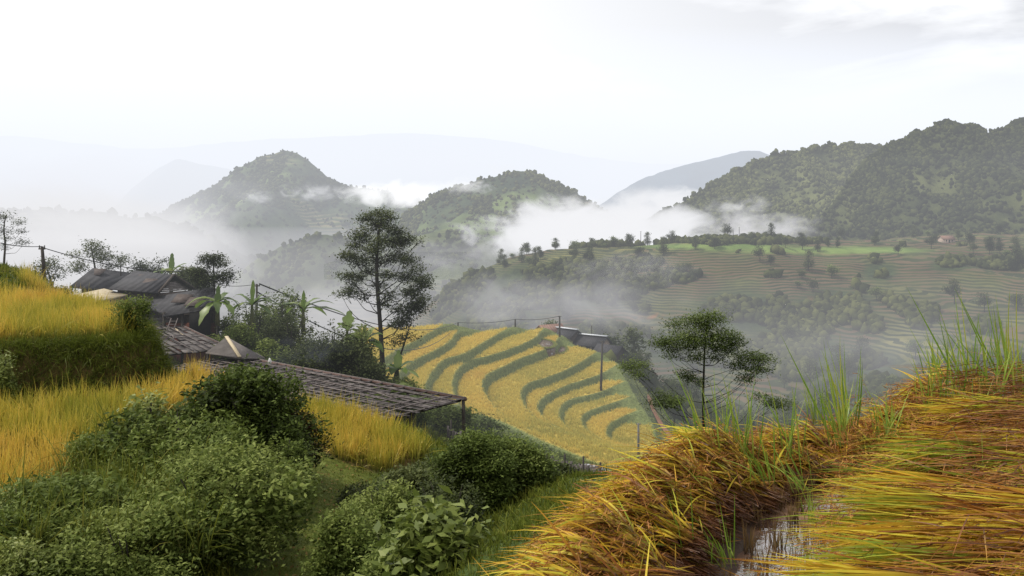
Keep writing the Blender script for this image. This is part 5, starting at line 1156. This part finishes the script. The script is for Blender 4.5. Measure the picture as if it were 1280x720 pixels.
n=9000; s_=rng.uniform(.6,5.6,n); cc=np.array([bp(a) for a in s_]); tt=np.array([bp(a+.05)-bp(a-.05) for a in s_]); tt/=np.linalg.norm(tt,axis=1)[:,None]; nr=np.stack([tt[:,1],-tt[:,0]],1)
cl=.5+.5*np.sin(s_*21+.6*np.sin(s_*7)); of=rng.uniform(-.10,.28,n); x=cc[:,0]+nr[:,0]*of; y=cc[:,1]+nr[:,1]*of; k=rng.random(n)<(.25+.75*cl); x=x[k];y=y[k];of=of[k];nr=nr[k];tt=tt[k];cl=cl[k]; m_=len(x)
z=-1.485+.06*cl+.20*np.exp(-((of+.02)/.17)**2)*(.75+.25*cl)+rng.uniform(-.06,.03,m_)+.12*sstep(2.4,3,x)-drop(x)
hd=-nr*.9+tt*.25+rng.normal(size=(m_,2))*.28; d=np.c_[hd,np.where(of>0,.25,-.35)+rng.normal(size=m_)*.15]; d/=np.linalg.norm(d,axis=1)[:,None]
plant_mesh('rusty_straw',blades(np.stack([x,y,z],1),d,rng.uniform(.12,.30,m_),.0065,.35*rng.random(m_)+.1,3,v=rng.random(m_)**1.3*.8,tip=.3),M_STALK,'rusty straw and spent grain heads matted over the left row',kind='stuff')

n=7500; s_=rng.uniform(.5,5.7,n); cc=np.array([bp(a) for a in s_]); tt=np.array([bp(a+.05)-bp(a-.05) for a in s_]); tt/=np.linalg.norm(tt,axis=1)[:,None]; nr=np.stack([tt[:,1],-tt[:,0]],1)
cl=.5+.5*np.sin(s_*21+.6*np.sin(s_*7)); of=rng.uniform(-.10,.22,n); x=cc[:,0]+nr[:,0]*of; y=cc[:,1]+nr[:,1]*of; k=rng.random(n)<(.12+.88*cl**1.5); x=x[k];y=y[k];of=of[k];nr=nr[k];tt=tt[k];cl=cl[k]; m_=len(x)
z=-1.45+.06*cl+.19*np.exp(-((of+.02)/.17)**2)*(.75+.25*cl)+rng.uniform(-.05,.03,m_)+.12*sstep(2.4,3,x)-drop(x)
hd=-nr*.95+tt*.10+rng.normal(size=(m_,2))*.34; d=np.c_[hd,np.where(of>0,.32,-.1)+rng.normal(size=m_)*.10]; d/=np.linalg.norm(d,axis=1)[:,None]
plant_mesh('draped_leaves',blades(np.stack([x,y,z],1),d,rng.uniform(.14,.38,m_),rng.uniform(.006,.013,m_),.40*rng.random(m_)+.10,5,v=np.clip(.25+.45*cl+.22*rng.normal(size=m_)-.10,0,1),tip=.04),M_STRAW,'yellow green leaf blades combed over the left row of cut rice',kind='stuff')

# short broken bits and spent grain heads lying over everything
n=20000; w_=rng.random(n)<.5; s_=rng.uniform(.5,5.6,n); cc=np.array([bp(a) for a in s_]); tt=np.array([bp(a+.05)-bp(a-.05) for a in s_]); tt/=np.linalg.norm(tt,axis=1)[:,None]; nr=np.stack([tt[:,1],-tt[:,0]],1); of=rng.uniform(-.16,.17,n)
cl=.5+.5*np.sin(s_*21+.6*np.sin(s_*7)); x1=cc[:,0]+nr[:,0]*of; y1=cc[:,1]+nr[:,1]*of; z1=-1.43+.06*cl+.20*np.exp(-((of+.02)/.17)**2)*(.75+.25*cl)+rng.uniform(-.05,.05,n)+.12*sstep(2.4,3,x1)-drop(x1)
y2=rng.uniform(2.5,5.3,n); x2=(rng.uniform(1030,1340,n)-HX)/F*y2+np.maximum(y2-3.4,0)*.12; z2=np.interp(y2,[2.5,3.2,4.0,4.6,5.2],[-1.25,-1.27,-1.31,-1.26,-1.2])+rng.uniform(-.08,.03,n)+.06*sstep(1.5,3.5,x2)
# heads come in little sprays
g=np.repeat(np.arange(n//9+1),9)[:n]; P=np.where(w_[g][:,None],np.c_[x1,y1,z1][g*9%n],np.c_[x2,y2,z2][g*9%n]); ax=rng.normal(size=(n//9+1,3))*[1,.5,.25]; ax[:,0]=-np.abs(ax[:,0]); ax/=np.linalg.norm(ax,axis=1)[:,None]; al=(np.arange(n)%9)/9.
P=P+ax[g]*(al*.11)[:,None]; d=ax[g]+rng.normal(size=(n,3))*.55; d/=np.linalg.norm(d,axis=1)[:,None]
plant_mesh('spent_heads',blades(P,d,rng.uniform(.015,.04,n),.0065,.2,1,v=rng.random(n),tip=.5),M_HEAD,'spent brown grain heads scattered over the cut rice',kind='stuff')
# ------------------------------------------------------------------ haze and mist
def slab(name,label,x0,x1,y0,y1,z0,z1,sig,col):
    m,nt=nmat(name); out=N(nt,'ShaderNodeOutputMaterial')
    a=N(nt,'ShaderNodeVolumeAbsorption',inp={'Color':(0,0,0,1),'Density':sig}); e=N(nt,'ShaderNodeEmission',inp={'Color':(*col,1),'Strength':sig})  # haze emits its own light in place of scattered daylight
    s=N(nt,'ShaderNodeAddShader'); L(nt,a.outputs[0],s.inputs[0]); L(nt,e.outputs[0],s.inputs[1]); L(nt,s.outputs[0],out.inputs['Volume'])
    b=MB(); b.box(((x0+x1)/2,(y0+y1)/2,(z0+z1)/2),(x1-x0,y1-y0,z1-z0)); o=b.build(name,m); return tag(o,label,'haze',kind='stuff')
def mist(label,px,py,D,sx,sy,sz,dens,col,nsc=3.0,thr=.45,rot=0,aniso=(1,1,1.6),name='mist',step=1.0,hard=4.0,seed=0.):
    """ellipsoid of fog, half sizes sx,sy,sz in metres, torn by noise"""
    m,nt=nmat(name); out=N(nt,'ShaderNodeOutputMaterial')
    tc=N(nt,'ShaderNodeTexCoord').outputs['Object']
    ln=N(nt,'ShaderNodeVectorMath',operation='LENGTH'); L(nt,tc,ln.inputs[0])
    mp=N(nt,'ShaderNodeMapping'); L(nt,tc,mp.inputs[0]); mp.inputs['Location'].default_value=(seed,seed*1.7,seed*.3); mp.inputs['Scale'].default_value=(aniso[0]*sx/max(sx,sy),aniso[1]*sy/max(sx,sy),aniso[2]*max(sz/max(sx,sy),.25))
    n=noise(nt,mp.outputs[0],nsc,7,.66,dist=1.2)
    fall=math_(nt,'SUBTRACT',1.0,math_(nt,'POWER',ln.outputs['Value'],2.0))      # 1 centre, 0 rim
    d=math_(nt,'ADD',n,math_(nt,'MULTIPLY_ADD',fall,.55,-.55))    # n - .55*(1-fall)
    d=math_(nt,'MULTIPLY',math_(nt,'SUBTRACT',d,thr),hard,clamp=True)
    d=math_(nt,'MULTIPLY',d,math_(nt,'MULTIPLY',fall,2.0,clamp=True))
    d=math_(nt,'MULTIPLY',math_(nt,'POWER',d,1.4),dens)
    a=N(nt,'ShaderNodeVolumeAbsorption',inp={'Color':(0,0,0,1)}); L(nt,d,a.inputs['Density'])
    e=N(nt,'ShaderNodeEmission',inp={'Color':(*col,1)}); L(nt,d,e.inputs['Strength'])  # fog glows by emission, standing in for scattered sky light
    s=N(nt,'ShaderNodeAddShader'); L(nt,a.outputs[0],s.inputs[0]); L(nt,e.outputs[0],s.inputs[1]); L(nt,s.outputs[0],out.inputs['Volume'])
    try: m.cycles.volume_step_rate=step
    except Exception: pass
    b=MB(); b.box((0,0,0),(2,2,2)); o=b.build(name,m); c=U(px,py,D); o.location=c; o.scale=(sx,sy,sz); o.rotation_euler=(0,0,rot)
    return tag(o,label,'mist',kind='stuff')
slab('haze','thin haze filling the whole valley air',-9000,9000,60,11500,-180,520,.00022,(.93,.96,1.02))
slab('haze','pale blue air in front of the farthest ranges',-12000,12000,5500,12500,-170,1250,.00048,(1.02,1.08,1.20))
slab('haze','thin smoky haze between the sheds and the trees',-45,45,31,66,-16,4,.0022,(.60,.62,.65))
slab('low_haze','grey haze lying low in the valley',-900,900,175,1500,-175,-34,.0010,(.52,.51,.52))
W=(.93,.93,.95); G=(.62,.62,.64); G2=(.78,.78,.81)
# bright cloud bank between the peaks and the plateau
mist('bright white cloud bank spilling over the valley behind the plateau',745,288,640,150,60,36,.12,W,3.0,.24,seed=1)
mist('white cloud tongue climbing the foot of the wooded ridge',835,262,1050,150,50,46,.08,W,3.0,.26,rot=.1,seed=2)
mist('white cloud between the two green peaks',505,243,1380,170,80,40,.05,(1.2,1.2,1.2),3.4,.30,seed=3)
mist('torn cloud wisp on the flank of the steep peak',392,240,1560,130,70,34,.03,W,3.6,.38,seed=4)
mist('small torn wisp on the left flank of the steep peak',322,246,1560,75,45,30,.03,W,3.2,.40,seed=5)
mist('little cloud puff above the rounded hill',628,212,1230,60,45,26,.03,W,3.2,.40,seed=6)
mist('cloud streak rising off the shoulder of the rounded hill',585,232,1080,70,40,22,.05,(1.1,1.1,1.1),3.8,.36,seed=21)
mist('torn cloud shreds creeping up the wooded ridge',925,262,600,70,30,20,.06,(1.0,1.0,1.0),3.8,.40,seed=22)
mist('white puff caught behind the plateau trees',700,268,700,80,40,34,.06,(1.05,1.05,1.05),3.6,.34,seed=23)
mist('pale fog filling the left valley behind the farmhouses',40,325,850,310,200,110,.017,(.86,.85,.86),2.0,.16,seed=7)
mist('tall pale fog veil over the left mountains',110,250,1500,520,260,120,.0016,(.84,.84,.88),2.0,.18,seed=8)
mist('grey fog in the valley beyond the tall tree',430,400,500,160,120,36,.02,(.62,.61,.62),2.6,.28,seed=9)
mist('light fog drifting over the low terraced hills',600,318,800,150,80,40,.016,(.78,.77,.79),3.8,.40,seed=10)
mist('wisp of cloud crossing the right plateau',950,286,560,75,40,20,.05,(.85,.84,.86),3.2,.30,seed=11)
mist('thin veil drifting across the terraced hillside',1060,440,290,110,30,24,.007,(.56,.55,.57),2.6,.28,seed=12)
mist('grey fog pooled behind the yellow terraces',690,378,330,80,60,20,.02,(.58,.57,.59),2.6,.28,seed=13)
mist('mist rising along the wooded spur',790,335,420,70,30,18,.028,(.70,.68,.70),3.0,.32,seed=14)
mist('thin blue wood smoke drifting over the sheds',372,440,40,5.0,3,1.6,.09,(.34,.37,.43),3.0,.36,name='smoke',seed=15)

# ------------------------------------------------------------------ world, sun, camera
w=bpy.data.worlds.new('World'); SC.world=w; w.use_nodes=True; nt=w.node_tree; nt.nodes.clear()
SUN_EL=math.radians(55); SUN_AZ=math.radians(-80)   # ahead and to the left
out=N(nt,'ShaderNodeOutputWorld'); bg=N(nt,'ShaderNodeBackground')
sky=N(nt,'ShaderNodeTexSky',sky_type='NISHITA'); sky.sun_disc=False; sky.sun_elevation=SUN_EL; sky.sun_rotation=SUN_AZ
tc=N(nt,'ShaderNodeTexCoord').outputs['Generated']
mp=N(nt,'ShaderNodeMapping'); L(nt,tc,mp.inputs[0]); mp.inputs['Scale'].default_value=(1,1,3.2); mp.inputs['Location'].default_value=(.35,.2,.1)
n=noise(nt,mp.outputs[0],2.6,6,.55,dist=.3)
skyc=mix(nt,1.0,sky.outputs[0],(.10,.10,.10),'MULTIPLY')
sep=N(nt,'ShaderNodeSeparateXYZ'); L(nt,tc,sep.inputs[0])
# overcast deck, a little greyer to the right and high up
gr=math_(nt,'MULTIPLY_ADD',sep.outputs[0],1.1,math_(nt,'MULTIPLY_ADD',sep.outputs[2],.9,.12),clamp=True)
dk=math_(nt,'MULTIPLY',gr,math_(nt,'MULTIPLY_ADD',n,7.0,-2.75,clamp=True))
cl=mix(nt,dk,(1.05,1.045,1.04),(.38,.38,.40))
c=mix(nt,.93,skyc,cl); L(nt,c,bg.inputs[0]); bg.inputs[1].default_value=1.35; L(nt,bg.outputs[0],out.inputs[0])
sl=bpy.data.lights.new('sun','SUN'); sl.energy=3.3; sl.angle=math.radians(7); sl.color=(1,.93,.80)
so=bpy.data.objects.new('sun',sl); COL.objects.link(so)
d=Vector((math.sin(SUN_AZ)*math.cos(SUN_EL),math.cos(SUN_AZ)*math.cos(SUN_EL),math.sin(SUN_EL))); so.rotation_euler=d.to_track_quat('Z','Y').to_euler()
cam=bpy.data.cameras.new('camera'); co=bpy.data.objects.new('camera',cam); COL.objects.link(co); SC.camera=co
co.rotation_euler=(math.pi/2,0,0); cam.sensor_width=36; cam.lens=36*F/1280; cam.shift_y=-100/1280; cam.clip_start=.05; cam.clip_end=60000
SC.view_settings.view_transform='Standard'; SC.view_settings.look='None'; SC.view_settings.exposure=0; SC.view_settings.gamma=1
cy=SC.cycles; cy.max_bounces=5; cy.diffuse_bounces=3; cy.glossy_bounces=2; cy.transmission_bounces=3; cy.volume_bounces=0; cy.transparent_max_bounces=64
cy.use_denoising=True; cy.volume_max_steps=256; cy.sample_clamp_indirect=4
try: cy.denoiser='OPENIMAGEDENOISE'; cy.denoising_input_passes='RGB_ALBEDO_NORMAL'
except Exception: pass
SC.render.resolution_x=1024; SC.render.resolution_y=576
